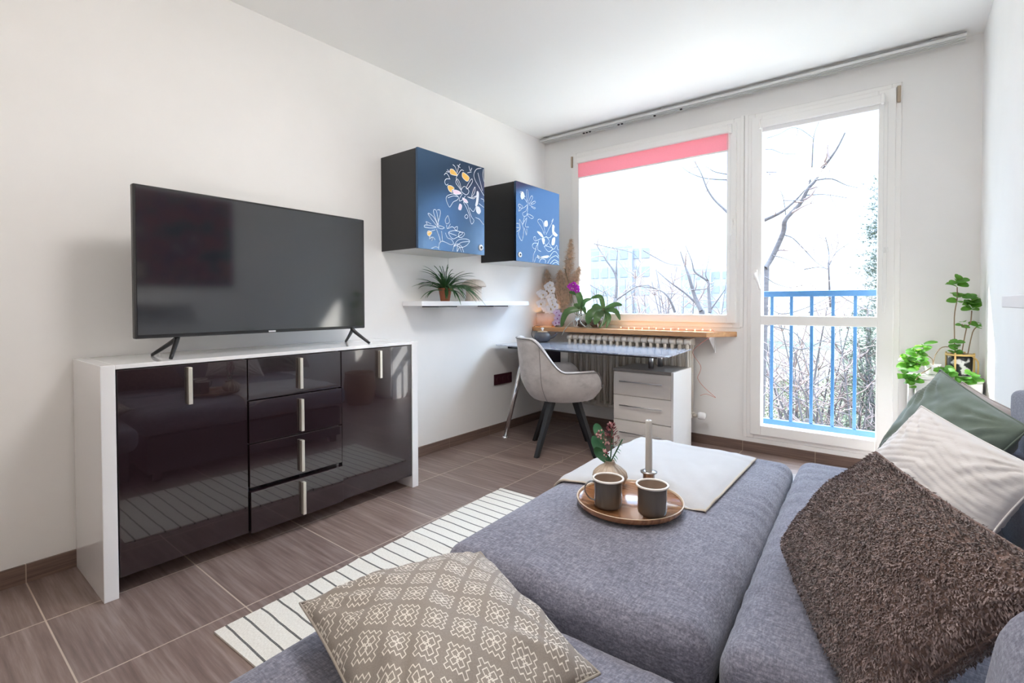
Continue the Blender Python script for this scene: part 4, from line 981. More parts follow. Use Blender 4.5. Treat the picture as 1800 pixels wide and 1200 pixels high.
for i in range(110):
    t = rnd.random() ** .8; z = .605 + .062 * t; r = .024 * (1 - t * .8); a = rnd.uniform(0, 2 * PI)
    p = V((1.902 + r * math.cos(a), y0 + r * math.sin(a), z)); d = V((math.cos(a), math.sin(a), 1.1)); leaf(b, p, d, (0, 0, 1), .013, .006, .1, .3, 2, 0 if rnd.random() < .72 else 1)
for c in ((1.853, y0 - .005, .632), (1.866, y0 - .01, .625), (1.885, y0 - .012, .58), (1.895, y0 - .02, .572), (1.885, y0 - .01, .605)):
    for i in range(9): b.sphere(V(c) + V((rnd.gauss(0, .005), rnd.gauss(0, .004), rnd.gauss(0, .005))), rnd.uniform(.002, .0045), 1 if rnd.random() < .75 else 0, 6, 4)
obj('blossom_cluster', b, [m_fr, m_fp], fs)
chd = thing('candle_holder', (2.021, -2.345, TT), 'short fluted metal candle holder on the wooden tray', 'candle holder')
m_pew = M('pewter', (.42, .40, .39), .28, metal=1)
b = MB(); b.lathe((2.021, -2.345, TT), [(.024, 0), (.024, .004), (.0185, .007), (.0175, .058), (.020, .061)], 60, 0, True, lambda t, z: 1 + (.05 * math.sin(t * 14) if .006 < z < .06 else 0)); b.lathe((2.021, -2.345, TT), [(.020, .061), (.0265, .062), (.0268, .065), (.012, .0665), (.001, .066)], 40); obj('body', b, m_pew, chd)
cd = thing('candle', (2.021, -2.345, TT + .066), 'tall unlit pale candle in the metal holder', 'candle')
b = MB(); b.lathe((2.021, -2.345, TT + .0665), [(.0112, 0), (.0108, .08), (.0102, .162), (.0095, .1655), (.004, .1645), (.001, .164)], 24); obj('wax', b, M('candle_wax', (.60, .58, .55), .5, sub=.0), cd)
b = MB(); b.tube([(2.021, -2.345, TT + .230), (2.0215, -2.345, TT + .236)], .0009, 5); obj('wick', b, m_black, cd)

# ------------------------------------------------------------------ rug
s = N('striped_cotton_rug')
v = s.coord('Object', (1, 1, 1)); sx = s.add('ShaderNodeSeparateXYZ'); s.l.new(v, sx.inputs[0])
wob = s.math('MULTIPLY', s.math('SUBTRACT', s.noise(s.coord('Object', (6, 6, 1)), 1, 2), .5), .012)
q = s.math('DIVIDE', s.math('ADD', s.math('ADD', sx.outputs[1], wob), 5.0), .0592)
ln = s.math('LESS_THAN', s.math('ABSOLUTE', s.math('SUBTRACT', s.math('FRACT', q), .5)), .062)
wvx = s.math('GREATER_THAN', s.math('FRACT', s.math('MULTIPLY', sx.outputs[0], 150)), .18)
ln = s.math('MULTIPLY', ln, wvx)
wn = s.noise(s.coord('Object', (300, 120, 1)), 1, 2)
s.l.new(s.mix(ln, s.ramp(wn, [(.3, (.66, .62, .55)), (.7, (.80, .77, .71))]), (.018, .018, .022, 1)), s.b.inputs['Base Color']); s.set(Roughness=.95); s.bump(wn, .5, .003); m_rug = s.m
RA = math.radians(2.4); rgf = rot_z((.88, -2.45, 0), RA)
b = MB(); nx, ny = 12, 90
def rz(i, j): x = i / nx; return .0075 + .003 * max(0, mnoise.noise(V((x * 2, j * .35, 1)))) + .006 * math.exp(-((j - 50) / 1.3) ** 2) * (1 - x * .5) + .004 * math.exp(-((j - 33) / 1.2) ** 2)
topr = [[V((.878 + .62 * i / nx + .004 * mnoise.noise(V((i, j * .2, 0))), -3.232 + 1.545 * j / ny, rz(i, j))) for j in range(ny + 1)] for i in range(nx + 1)]
b.grid(topr, 0); lo = lambda p: V((p.x, p.y, .0006))
for e in ([r[0] for r in topr][::-1], [r[-1] for r in topr], topr[0], topr[-1][::-1]): b.grid([e, [lo(p) for p in e]], 0)
b.xform(rgf)
o = obj('striped_rug', b, m_rug); tag(o, 'white cotton rug with thin black stripes on the tiles', 'rug')

# thin cord on the floor behind the chair
b = MB(); b.tube(smooth_path([(.80, -.95, .002), (.86, -1.05, .002), (.84, -1.12, .002), (.80, -1.17, .002), (.83, -1.24, .002)], 6), .0018, 5)
tag(obj('thin_string', b, M('pale_cord', (.45, .36, .30), .7)), 'thin pale cord lying on floor by the chair leg', 'string')

# ------------------------------------------------------------------ right wall: shelf, painting, corner cabinet with plants, basket
ws = thing('wall_shelf', (2.95, -2.7, 1.06), 'grey floating shelf on the wall above the sofa', 'shelf')
b = MB(); b.box(2.88, W - .0015, -3.45, -1.975, 1.0605, 1.092, 0, .002); obj('board', b, M('shelf_grey', (.74, .73, .73), .5), ws)
s = N('dark_abstract'); f = s.noise(s.coord('Object', (3, 5, 5)), 1, 6, .65)
s.l.new(s.ramp(f, [(.30, (.012, .016, .025)), (.42, (.05, .12, .14)), (.50, (.30, .10, .10)), (.57, (.06, .05, .12)), (.66, (.5, .42, .32))]), s.b.inputs['Base Color']); s.set(Roughness=.6)
pa = thing('wall_picture', (2.99, -1.7, 1.26), 'dark abstract canvas on the wall above the sofa', 'painting')
b = MB(); b.box(2.983, W - .0015, -2.46, -1.60, 1.25, 2.07, 0, .002); obj('canvas', b, s.m, pa)
cb = thing('corner_cabinet', (2.845, -.19, 0), 'white low cabinet in the corner beside the balcony door', 'cabinet')
b = MB(); b.box(2.69, 2.996, -.35, -.014, .0, .655, 0, .002); b.box(2.684, 2.998, -.36, -.0135, .655, .673, 0, .002); obj('body', b, m_white, cb)
b = MB(); b.box(2.694, 2.992, -.3675, -.3505, .03, .648, 0, .002); d = obj('door', b, m_white, cb)
b = MB(); b.tube([(2.72, -.368, .54), (2.72, -.368, .60)], .006, 8); obj('knob', b, m_steel, d)
CZ = .674
pp_ = thing('potted_plant', (2.915, -.20, CZ), 'tall thin-stemmed green plant in black and white pot in the corner', 'plant')
s = N('black_white_pot'); f = s.noise(s.coord('Object', (26, 26, 26)), 1, 2); s.l.new(s.ramp(f, [(.52, (.012, .014, .016)), (.58, (.6, .6, .6))]), s.b.inputs['Base Color']); s.set(Roughness=.35)
b = MB(); b.lathe((2.915, -.20, CZ + .001), [(.045, 0), (.052, .03), (.055, .115), (.05, .115), (.047, .1), (.001, .098)], 32); obj('pot', b, s.m, pp_)
m_ratt = M('rattan', (.62, .42, .16), .5)
b = MB(); pts = [(2.915 + .058 * math.cos(2 * PI * k / 32), -.20 + .058 * math.sin(2 * PI * k / 32), CZ + .113) for k in range(33)]
b.tube(pts, .006, 8, cap=False)
for k in range(4): a = PI / 4 + k * PI / 2 + .4; b.tube([(2.915 + .0605 * math.cos(a), -.20 + .0605 * math.sin(a), CZ + .003), (2.915 + .0605 * math.cos(a), -.20 + .0605 * math.sin(a), CZ + .125)], .005, 6)
b.tube(smooth_path([(2.955, -.23, CZ + .115), (2.985, -.235, CZ + .08), (2.985, -.235, CZ + .004)], 5), .004, 6); tag(obj('rattan_holder', b, m_ratt, pp_), 'yellow rattan hoop and legs')
b = MB(); b.lathe((2.915, -.20, CZ + .099), [(.046, 0), (.03, .012), (.001, .014)], 16); obj('soil', b, m_soil, pp_)
m_pstem = M('plant_stem', (.24, .16, .09), .6)
m_pleaf = translucent('plant_leaf', (.09, .26, .05), .4, .4, nz=((25, 25, 25), .25), tcol=(.22, .5, .06))
ST = [[(2.895, -.2, CZ + .1), (2.89, -.2, .99), (2.90, -.2, 1.09), (2.90, -.2, 1.16)], [(2.92, -.2, CZ + .1), (2.94, -.2, .93), (2.955, -.21, .96), (2.96, -.21, 1.03)], [(2.945, -.2, CZ + .1), (2.965, -.2, .91), (2.985, -.21, .945)], [(2.895, -.2, CZ + .1), (2.895, -.22, .83)], [(2.94, -.21, .93), (2.92, -.215, .955)]]
b = MB()
for l in ST: b.tube(smooth_path(l, 4), .0028, 6)
obj('stem', b, m_pstem, pp_)
rnd = random.Random(31)
def rosette(b, c, k, L, Wd, tilt=.35, up=(0, 0, 1), spread=1.0, face=None):
    for i in range(k):
        a = 2 * PI * i / k + rnd.uniform(-.35, .35)
        d = V((math.cos(a) * spread, math.sin(a) * .8, tilt + rnd.uniform(-.5, .3)))
        L *= .97; Wd *= .97
        leaf(b, V(c) + V((0, 0, rnd.uniform(-.022, .022))), d, (rnd.uniform(-.2, .6), rnd.uniform(-1.1, -.1), 1), L * rnd.uniform(.8, 1.2), Wd * rnd.uniform(.95, 1.3), rnd.uniform(.1, .5), .10, 5, 0, lambda t: math.sin(PI * (.06 + .90 * t)) ** .55)
def clampleaf(b):
    for v in b.v: v.x = min(v.x, 3.0); v.y = min(v.y, -.016)
b = MB()
for c, k, L, w in (((2.90, -.2, 1.18), 8, .06, .048), ((2.90, -.2, 1.10), 6, .048, .042), ((2.96, -.21, 1.09), 9, .055, .05), ((2.958, -.21, 1.05), 7, .05, .05), ((2.985, -.21, .95), 4, .04, .045), ((2.918, -.215, .955), 4, .034, .03), ((2.895, -.225, .84), 6, .038, .034), ((2.895, -.235, .80), 6, .036, .034)): rosette(b, c, k, L, w)
clampleaf(b); obj('leaves', b, m_pleaf, pp_)
tpp = thing('trailing_plant', (2.80, -.28, CZ), 'bushy light-green plant trailing over the corner cabinet edge', 'plant')
b = MB(); b.lathe((2.80, -.25, CZ + .001), [(.03, 0), (.036, .055), (.033, .055), (.031, .048), (.001, .047)], 24); obj('pot', b, m_white, tpp)
b = MB()
for l in ([(2.80, -.25, CZ + .045), (2.81, -.24, .78), (2.84, -.22, .825), (2.89, -.21, .825)], [(2.80, -.25, CZ + .045), (2.795, -.25, .76), (2.75, -.26, .79), (2.73, -.27, .77)], [(2.80, -.25, CZ + .045), (2.76, -.28, .74), (2.71, -.30, .72)], [(2.80, -.26, CZ + .045), (2.77, -.33, .70), (2.74, -.385, .68), (2.72, -.39, .64)], [(2.81, -.26, CZ + .045), (2.85, -.32, .72), (2.90, -.36, .70)]): b.tube(smooth_path(l, 4), .0024, 6)
obj('stem', b, m_pstem, tpp)
b = MB()
for c, k, L, w in (((2.76, -.25, .82), 7, .06, .026), ((2.73, -.27, .79), 9, .055, .04), ((2.69, -.29, .76), 8, .05, .042), ((2.71, -.30, .73), 8, .055, .042), ((2.745, -.28, .735), 7, .05, .04), ((2.685, -.31, .715), 7, .05, .04), ((2.72, -.395, .655), 7, .042, .036), ((2.70, -.39, .625), 6, .042, .036), ((2.68, -.38, .675), 6, .045, .036), ((2.845, -.35, .72), 7, .05, .042), ((2.86, -.36, .68), 7, .045, .042), ((2.92, -.375, .665), 6, .045, .042), ((2.955, -.36, .68), 6, .05, .05)): rosette(b, c, k, L, w)
clampleaf(b)
for v in b.v:
    if v.z < CZ + .004 and v.y > -.372: v.z = CZ + .004
obj('leaves', b, m_pleaf, tpp)
s = N('wicker'); br = s.add('ShaderNodeTexBrick'); s.l.new(s.coord('UV', (1, 1, 1)), br.inputs['Vector'])
for k_, v_ in (('Scale', 1), ('Mortar Size', .06), ('Brick Width', 1.0), ('Row Height', .5)): br.inputs[k_].default_value = v_
s.l.new(s.ramp(br.outputs['Fac'], [(0, (.36, .20, .10)), (1, (.10, .05, .025))]), s.b.inputs['Base Color']); s.set(Roughness=.7); s.bump(br.outputs['Fac'], -1, .006); m_wick = s.m
wb = thing('wicker_basket', (2.78, -.72, 0), 'round brown wicker basket between sofa and corner cabinet', 'basket')
b = MB(); prof = [(.12, 0.001), (.15, .08), (.165, .2), (.15, .32), (.155, .345), (.143, .345), (.14, .31), (.153, .2), (.13, .03), (.001, .02)]
b.grid([[V((2.78 + r * math.cos(2 * PI * j / 48), -.72 + r * math.sin(2 * PI * j / 48), z)) for j in range(49)] for r, z in prof], 0, True, lambda i, j: (j * .9, prof[i][1] * 40)); obj('body', b, m_wick, wb)

# added fill lights, out of view, with no such lamps known here
cl = thing('ceiling_fill', (1.7, -2.5, 2.47), 'round white fill light added on the ceiling, out of view', 'fill light')
b = MB(); b.lathe((1.7, -2.5, 2.535), [(.28, .064), (.29, .03), (.285, .0)], 40); obj('housing', b, m_white, cl)
b = MB(); b.lathe((1.7, -2.5, 2.47), [(.001, 0), (.16, .008), (.26, .035), (.283, .066)], 40); tag(obj('diffuser', b, M('ceiling_fill_glow', (1, 1, 1), .5, emit=((1, .965, .93), CEIL_FILL)), cl), 'glowing round face of the added fill')
fl_ = thing('upward_fill', (2.45, -4.75, 0), 'white upward fill light added at the rear, out of view', 'floor lamp')  # upward fill added behind the camera, bounced off the ceiling
b = MB(); b.lathe((2.45, -4.75, 0), [(.15, 0), (.15, .02), (.02, .03), (.001, .031)], 32); obj('base', b, m_white, fl_)
b = MB(); b.tube([(2.45, -4.75, .03), (2.45, -4.75, 0.62)], .013, 12); obj('pole', b, m_white, fl_)
b = MB(); b.lathe((2.45, -4.75, 0.60), [(.03, 0), (.12, .03), (.20, .10), (.215, .14), (.21, .14), (.195, .10), (.12, .04), (.001, .02)], 40); obj('shade', b, m_white, fl_)
b = MB(); b.lathe((2.45, -4.75, 0.70), [(.19, .0), (.001, .012)], 40); tag(obj('diffuser', b, M('upward_fill_glow', (1, 1, 1), .5, emit=((1, .935, .865), UP_FILL)), fl_), 'glowing fill disc facing the ceiling')
# ------------------------------------------------------------------ outdoors
GZ = -6.2
m_lawn = M('lawn', (.034, .037, .017), .95, nz=((.6, .6, .6), .35))
b = MB(); b.box(-160, 160, .31, 260, GZ - .5, GZ); struct('ground_exterior', b, m_lawn, 'pale green lawn far below the balcony', 'ground')
b = MB(); b.box(-40, 40, .32, 20, GZ, GZ + .03); struct('bounce_yard', b, M('bounce_yard_pale', (.33, .285, .22), .9), 'unseen pale slab added below to bounce light onto the ceiling', 'ground')  # reflector added below the view, throws daylight up to the ceiling
m_fac = M('facade_render', (.62, .60, .57), .9)
b = MB(); b.box(-.94, -.62, .302, SUN_BLOCK, GZ, 5.0); struct('sun_blocker', b, m_fac, 'added fin wall out of view, keeping sun off most of the window', 'wall')  # made-up unseen fin, limits sun to the right part of the door
b = MB(); b.box(-.62, 6.0, .302, .91, 2.74, 2.92); struct('trim_2', b, m_fac, 'balcony slab of the floor above', 'trim')
b = MB(); b.box(1.3, 3.1, .302, .62, -.14, -.02); struct('trim_3', b, m_fac, 'shallow concrete ledge under the balcony door', 'trim')

m_blue = M('blue_enamel', (.026, .095, .20), .45)
rl = thing('balcony_railing', (2.15, .4, -.02), 'blue painted metal railing outside the balcony door', 'railing')
b = MB(); b.box(1.68, 2.78, .37, .43, 1.122, 1.166, 0, .006); obj('top_rail', b, m_blue, rl)
b = MB(); b.box(1.68, 2.78, .38, .42, .108, .172, 0, .004); obj('bottom_rail', b, m_blue, rl)
for k in range(1, 9):
    x = 1.598 + .1335 * k; b = MB(); b.box(x - .0105, x + .0105, .3915, .4085, .170, 1.124, 0, .002); obj('baluster', b, m_blue, rl)
for x in (1.69, 2.77):
    b = MB(); b.box(x - .015, x + .015, .385, .415, -.02, 1.124, 0, .002); b.box(x - .015, x + .015, .302, .40, .60, .63, 0, .002); obj('post', b, m_blue, rl)

m_bark2 = M('grey_bark', (.062, .052, .053), .9, nz=((6, 6, 30), .3))
m_twig = M('pink_brown_twig', (.15, .108, .10), .9)
def grow(b, pts, r0, rnd, level, dens=1.0, jitter=.2, mi=0, twl=.7):
    """a limb through pts with side twigs growing from it"""
    pts = smooth_path(pts, 5); m = len(pts)
    b.tube(pts, [max(.006, r0 * (1 - .8 * i / (m - 1))) for i in range(m)], 6 if r0 > .02 else 4, mi, cap=False)
    if level <= 0: return
    L = sum((pts[i + 1] - pts[i]).length for i in range(m - 1)); k = int(L * dens * 3.2)
    for _ in range(k):
        i = min(m - 2, int(rnd.uniform(.12, 1) * (m - 1))); p = pts[i]; d = (pts[i + 1] - pts[i]).normalized()
        sd = V((rnd.gauss(0, 1), rnd.gauss(0, .9), rnd.gauss(.15, .8))); sd = (sd - d * sd.dot(d)).normalized()
        l = rnd.uniform(.3, 1) * twl * (L ** .4); dd = (d * .75 + sd).normalized(); q = [p]
        for s_ in range(4):
            q.append(q[-1] + dd * l / 4); dd = (dd + V((rnd.gauss(0, jitter), rnd.gauss(0, jitter), rnd.gauss(.04, jitter)))).normalized()
        grow(b, q, max(.0065, r0 * .42), rnd, level - 1, dens, jitter, min(1, mi + 1), twl * .62)
def tree(name, label, limbs, seed, dens, level, Y, r, twl=.7, dj=.35, group='bare trees outside'):
    rnd = random.Random(seed); b = MB()
    base = limbs[0][0]
    t = thing(name, (base[0], Y, GZ), label, 'tree', group)
    for i, l in enumerate(limbs):
        y0 = Y; pts = []
        for (x, z) in l: pts.append(V((x, y0 + rnd.uniform(-dj, dj) * .3, z)))
        grow(b, pts, r[i] if i < len(r) else r[-1], rnd, level, dens, .22, 0, twl)
    obj('branches', b, [m_bark2, m_twig], t)
    tr_ = MB(); tr_.tube(smooth_path([(base[0] - .25, Y, GZ), (base[0] - .15, Y, GZ * .5), (base[0] - .02, Y, base[1] - .4), (base[0], Y, base[1])], 4), [r[0] * 2.2 - (r[0] * 1.2) * i / 12 for i in range(13)], 10); obj('trunk', tr_, m_bark2, t)
TD = (((.5,1.77),(.61,2.01),(.8,2.46),(.86,2.69),(1.1,2.98),(1.22,3.23),(1.33,3.37),(1.42,3.54),(1.67,3.85),(1.81,4.14)),((1.2,3.2),(1.27,3.56),(1.32,4.16),(1.39,4.45)),((.49,2.72),(.8,2.84),(1.04,3.05),(1.19,3.21)),((1.35,3.38),(1.61,3.35),(1.82,3.23),(2.0,3.15)),((1.19,3.12),(1.51,3.08),(1.84,2.98)),((.84,2.4),(1.01,2.3),(1.23,2.01),(1.38,1.83),(1.55,1.7)),((.64,2.01),(.8,1.96),(1.02,1.85)),((.86,2.69),(.82,3.06),(.76,3.27)),((.82,3.06),(1.16,3.02)),((.5,4.37),(.72,4.39),(.92,4.47),(1.09,4.4),(1.3,4.19)),((.48,4.13),(.6,4.11),(.79,4.0),(1.02,3.92)),((.52,3.66),(.85,3.61)),((.57,3.61),(.73,3.48),(1.07,3.39)))
tree('bare_tree', 'bare forked tree whose limbs cross the upper door pane', TD, 1, .95, 2, 7.0, [.062, .02, .04, .016, .012, .014, .012, .012, .008], .34)
TE = (((1.34,-.99),(1.45,0),(1.65,1.0)),((1.65,1.0),(1.65,1.68),(1.63,1.98),(1.59,2.22)),((1.65,1.73),(1.74,1.94),(1.93,2.06)),((1.26,1.68),(1.46,1.71),(1.63,1.67)),((.5,1.59),(.65,1.56),(.8,1.44),(1.02,1.36),(1.26,1.39)),((1.34,-.99),(1.31,-.5),(1.12,-.23),(.68,.07)),((1.31,-.5),(1.56,-.26),(1.76,-.13)),((.66,1.02),(.98,.88),(1.45,1.06),(1.7,1.23)),((.68,-.23),(1.15,-.63),(1.74,-.81),(2.06,-.87)),((.81,.65),(1.11,.55),(1.34,.26),(1.46,.06)),((1.46,.41),(1.76,.39),(2.19,.51)),((.95,.54),(1.21,.26),(1.58,.42),(1.85,.64)),((.68,-.84),(1.02,-.46),(1.31,.04)),((1.73,1.27),(1.99,1.06),(2.27,.92)),((.82,-1.12),(.72,-.38),(.68,.38)),((1.33,.9),(1.65,1.0)))
tree('bare_tree', 'twiggy bare tree behind the blue railing bars', TE, 2, 1.35, 2, 6.3, [.03, .02, .012, .012, .012, .018, .018, .016, .014, .012, .014, .018, .016, .012], .5, .9)
TW = (((-1.36,.88),(-1.55,1.28),(-1.68,1.77),(-1.8,2.06),(-1.92,2.43)),((-1.13,.84),(-1.2,1.44),(-1.24,1.64),(-1.52,1.88),(-1.6,2.17),(-1.8,2.58)),((-1.21,1.63),(-1.24,1.79),(-1.21,2.11),(-1.17,2.26)),((-1.13,.92),(-.94,1.24),(-.79,1.45)),((-1.4,.96),(-1.8,1.33),(-2.13,1.62),(-2.51,1.93)),((-2.08,.84),(-2.21,1.25),(-2.55,1.47),(-3.27,1.57)),((-1.59,1.41),(-1.24,1.44),(-1.05,1.51)),((-2.91,2.52),(-2.56,2.31),(-2.21,2.12),(-1.84,2.06)),((-2.29,1.33),(-1.96,1.33)))
tree('bare_tree', 'bare tree with upright limbs low in the right half of the window', TW, 3, .9, 2, 9.0, [.06, .045, .018, .025, .035, .035, .018, .014], .5)
TU = (((-.4,2.9),(-.76,3.33),(-1.06,3.66),(-1.22,3.95),(-1.37,4.37),(-1.57,4.72)),((-.5,4.0),(-.75,4.11),(-1.06,4.18),(-1.37,4.27),(-1.69,4.44),(-1.93,4.66)),((-.5,4.15),(-.75,4.25),(-1.03,4.33),(-1.18,4.45),(-1.37,4.62)),((-.3,2.0),(-.4,2.9),(-.5,4.0)))
tree('bare_tree', 'bare tree whose limbs reach into the upper right window corner', TU, 4, .6, 2, 9.0, [.04, .024, .018, .05], .38)
TL = (((-3.77,1.18),(-3.77,1.85),(-4.1,2.35),(-4.43,2.81)),((-3.77,1.85),(-3.75,2.2),(-3.74,2.6)),((-4.43,2.82),(-4.05,2.71),(-3.32,2.5),(-3.04,2.21)),((-3.77,1.18),(-3.18,1.52),(-2.73,1.55),(-2.29,1.33)),((-4.66,1.65),(-4.35,1.5),(-3.77,1.22)))
tree('bare_tree', 'slender bare tree in front of the apartment block, left half of the window', TL, 5, 1.1, 2, 9.0, [.045, .025, .016, .022, .02], .5)
for k, (x, Y, hh, sd, lab) in enumerate(((-6.5, 16, 2.3, 6, 'thicket of bare saplings at the lower window edge, left'), (-3.2, 14, 1.9, 7, 'thicket of bare saplings at the lower window edge, right'), (.5, 11, .9, 8, 'hazel thicket of dense bare twigs behind the railing, left bars'), (2.2, 10, .8, 9, 'hazel thicket of dense bare twigs behind the railing, right bars'))):
    rnd = random.Random(sd * 7); b = MB(); t = thing('bare_thicket', (x, Y, GZ), lab, 'tree', 'bare thickets outside')
    for i in range(18 if k < 2 else 24):
        a = rnd.uniform(-1.6, 1.6); p = V((x + a * .4, Y + rnd.uniform(-.5, .5), GZ)); q = V((x + a * 1.5, Y + rnd.uniform(-1, 1), hh + rnd.uniform(-2.2, .5)))
        grow(b, [p, p.lerp(q, .5) + V((rnd.gauss(0, .2), 0, .2)), q], .045, rnd, 2, .7 if k < 2 else .85, .25, 0, .8)
    obj('stems', b, [m_bark2, m_twig], t)

# pine at the right of the door
m_needle = M('pine_needles', (.045, .058, .038), .9, nz=((3, 3, 3), .35))
def conifer(x, Y, h, R, seed, label, dens=1.0):
    rnd = random.Random(seed); t = thing('pine_tree', (x, Y, GZ), label, 'tree', 'pine trees outside')
    b = MB(); b.tube([(x, Y, GZ), (x + .1, Y, GZ + h * .5), (x, Y, GZ + h)], [.2, .13, .03], 8); obj('trunk', b, m_bark2, t)
    b = MB()
    for i in range(int(150 * dens)):
        f = rnd.uniform(.12, .98); z = GZ + h * f; a = rnd.uniform(0, 2 * PI); L = R * (1 - f) ** .6 * rnd.uniform(.6, 1.1) + .15
        d = V((math.cos(a), math.sin(a), rnd.uniform(-.15, .35))); p = V((x, Y, z)); q = p + d * L
        for j in range(26):
            c = p.lerp(q, rnd.uniform(.25, 1.02)) + V((rnd.gauss(0, .12), rnd.gauss(0, .12), rnd.gauss(0, .10)))
            for n_ in range(5):
                e = (d + V((rnd.gauss(0, .7), rnd.gauss(0, .7), rnd.gauss(.2, .6)))).normalized() * rnd.uniform(.08, .16); sd = V((rnd.gauss(0, 1), rnd.gauss(0, 1), rnd.gauss(0, 1))).normalized() * .007
                k = len(b.v); b.v += [c - sd, c + sd, c + e]; b.face((k, k + 1, k + 2))
    obj('needles', b, m_needle, t)
conifer(2.42, 11.0, 10.4, 1.15, 41, 'green pine tree at the right edge of the balcony door', 2.4)
conifer(1.6, 19.0, 7.2, 2.2, 43, 'lower green pine behind the railing bars', .8)
m_shrub = M('shrub_leaves', (.062, .068, .026), .9, nz=((3, 3, 3), .4))
for k, (x, Y, R, hh, lab) in enumerate(((.6, 24, 2.0, 3.9, 'yellow-green evergreen shrub seen between the right railing bars'), (-2.2, 27, 1.9, 3.0, 'yellow-green evergreen shrub seen between the left railing bars'))):
    rnd = random.Random(70 + k); t = thing('evergreen_shrub', (x, Y, GZ), lab, 'shrub', 'evergreen shrubs outside'); b = MB()
    for i in range(5200):
        a = rnd.uniform(0, 2 * PI); f = rnd.random(); r = R * math.sqrt(rnd.random()) * (1 - f ** 3) ** .5; c = V((x + r * math.cos(a), Y + r * math.sin(a), GZ + hh * f))
        d = V((rnd.gauss(0, 1), rnd.gauss(0, 1), rnd.gauss(.3, 1))).normalized() * rnd.uniform(.07, .14); e = d.cross(V((rnd.gauss(0, 1), rnd.gauss(0, 1), 1))).normalized() * .035
        k2 = len(b.v); b.v += [c - e, c + e, c + d]; b.face((k2, k2 + 1, k2 + 2))
    obj('foliage', b, m_shrub, t)
    b = MB()
    for q in range(4): b.tube([(x + .2 * math.cos(q * 1.6), Y + .2 * math.sin(q * 1.6), GZ), (x + .7 * math.cos(q * 1.6), Y + .7 * math.sin(q * 1.6), GZ + hh * .7)], [.05, .02], 6)
    obj('stems', b, m_bark2, t)
# far buildings
def block(name, label, x0, x1, Y, D, z1, fl, cols, wall, wallB, split, shut):
    t = thing(name, ((x0 + x1) / 2, Y + D / 2, GZ), label, 'building'); b = MB(); b.box(x0, x0 + (x1 - x0) * split, Y, Y + D, GZ, z1); b.box(x0 + (x1 - x0) * split, x1, Y + .4, Y + D, GZ, z1 - .5, 1); obj('wall', b, [wall, wallB], t)
    b = MB(); b.box(x0 - .02, x0 + (x1 - x0) * split, Y - .02, Y + D + .02, z1, z1 + .3); obj('roof', b, wall, t)
    hgt = (z1 - GZ) / fl
    for i in range(fl):
        for j in range(cols):
            cx = x0 + (x1 - x0) * (j + .5) / cols; z = GZ + hgt * (i + .35); b = MB(); yy = Y - .05 if (j + .5) / cols < split else Y + .35
            b.box(cx - .55, cx + .55, yy, yy + .2, z, z + 1.35); obj('window', b, shut, t)
m_b1 = M('panel_block_blue', (.205, .212, .235), .9); m_b2 = M('panel_block_pink', (.235, .20, .215), .9); m_bw = M('far_window', (.165, .17, .195), .4); m_b3 = M('panel_block_grey', (.215, .22, .235), .9)
block('apartment_block', 'tall apartment block with bluish and pinkish panels, left in window', -33.2, -24.2, 60, 12, 8.9, 6, 6, m_b1, m_b2, .72, m_bw)
block('apartment_block', 'lower far apartment block, right of the tall one', -33.5, -19.5, 95, 14, 7.6, 5, 8, m_b3, m_b3, .5, m_bw)

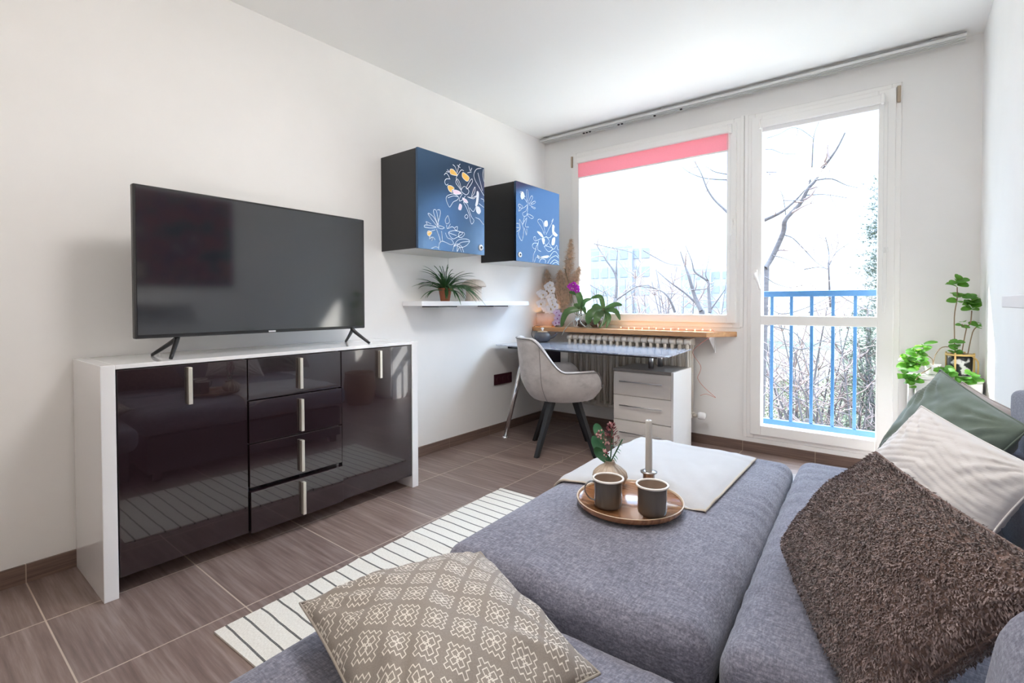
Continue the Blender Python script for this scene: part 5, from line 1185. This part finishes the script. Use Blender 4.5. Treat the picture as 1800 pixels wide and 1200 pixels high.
# ------------------------------------------------------------------ daylight, sun, lamps
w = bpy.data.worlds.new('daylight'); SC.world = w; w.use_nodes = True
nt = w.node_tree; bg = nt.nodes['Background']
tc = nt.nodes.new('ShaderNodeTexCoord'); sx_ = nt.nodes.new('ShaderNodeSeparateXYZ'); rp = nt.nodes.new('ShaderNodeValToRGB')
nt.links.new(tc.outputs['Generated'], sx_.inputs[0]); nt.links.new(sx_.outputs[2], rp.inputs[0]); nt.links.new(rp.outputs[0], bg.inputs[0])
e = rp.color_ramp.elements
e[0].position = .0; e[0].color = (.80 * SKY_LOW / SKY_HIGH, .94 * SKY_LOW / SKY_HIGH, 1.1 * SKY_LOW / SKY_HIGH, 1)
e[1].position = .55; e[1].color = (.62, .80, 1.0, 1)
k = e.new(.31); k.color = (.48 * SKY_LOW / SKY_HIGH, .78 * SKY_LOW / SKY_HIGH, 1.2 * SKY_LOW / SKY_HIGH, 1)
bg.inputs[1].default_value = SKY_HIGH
sd_ = bpy.data.lights.new('sun', 'SUN'); sd_.energy = SUN; sd_.angle = math.radians(.6); sd_.color = (1, .95, .88)
su = bpy.data.objects.new('sun', sd_); COL.objects.link(su)
su.rotation_euler = V((1.0, -.74, -.92)).to_track_quat('-Z', 'Y').to_euler()
def point(name, loc, e, col, r):
    l = bpy.data.lights.new(name, 'POINT'); l.energy = e; l.color = col; l.shadow_soft_size = r
    o = bpy.data.objects.new(name, l); COL.objects.link(o); o.location = loc
for p in FAIRY: point('fairy_light', (p[0], p[1], p[2] + .012), .02, (1, .50, .20), .004)
point('lamp_light', (.10, -.125, SZ + .065), .4, (1, .58, .28), .02)

cam = bpy.data.cameras.new('camera'); co = bpy.data.objects.new('camera', cam); COL.objects.link(co); SC.camera = co
cam.sensor_width = 36; cam.lens = 36 * 870.88 / 1800; cam.shift_y = -(600 - 550.1) / 1800; cam.clip_start = .02; cam.clip_end = 500
yaw, pit, rol = .6688, .0186, -.0029
fw = V((-math.sin(yaw) * math.cos(pit), math.cos(yaw) * math.cos(pit), -math.sin(pit))); rt = V((math.cos(yaw), math.sin(yaw), 0)); up = rt.cross(fw)
r2 = rt * math.cos(rol) + up * math.sin(rol); u2 = up * math.cos(rol) - rt * math.sin(rol)
mt = Matrix.Identity(4)
for i in range(3): mt[i][0] = r2[i]; mt[i][1] = u2[i]; mt[i][2] = -fw[i]; mt[i][3] = (2.668, -3.8807, 1.0741)[i]
co.matrix_world = mt
SC.cycles.max_bounces = 14; SC.cycles.diffuse_bounces = 8; SC.cycles.glossy_bounces = 6; SC.cycles.transparent_max_bounces = 16; SC.cycles.transmission_bounces = 8
SC.cycles.sample_clamp_indirect = 8; SC.cycles.caustics_reflective = False; SC.cycles.caustics_refractive = False
SC.cycles.use_denoising = True
vs = SC.view_settings; vs.view_transform = 'Standard'; vs.look = 'None'; vs.exposure = EXPO; vs.gamma = 1; vs.use_curve_mapping = False
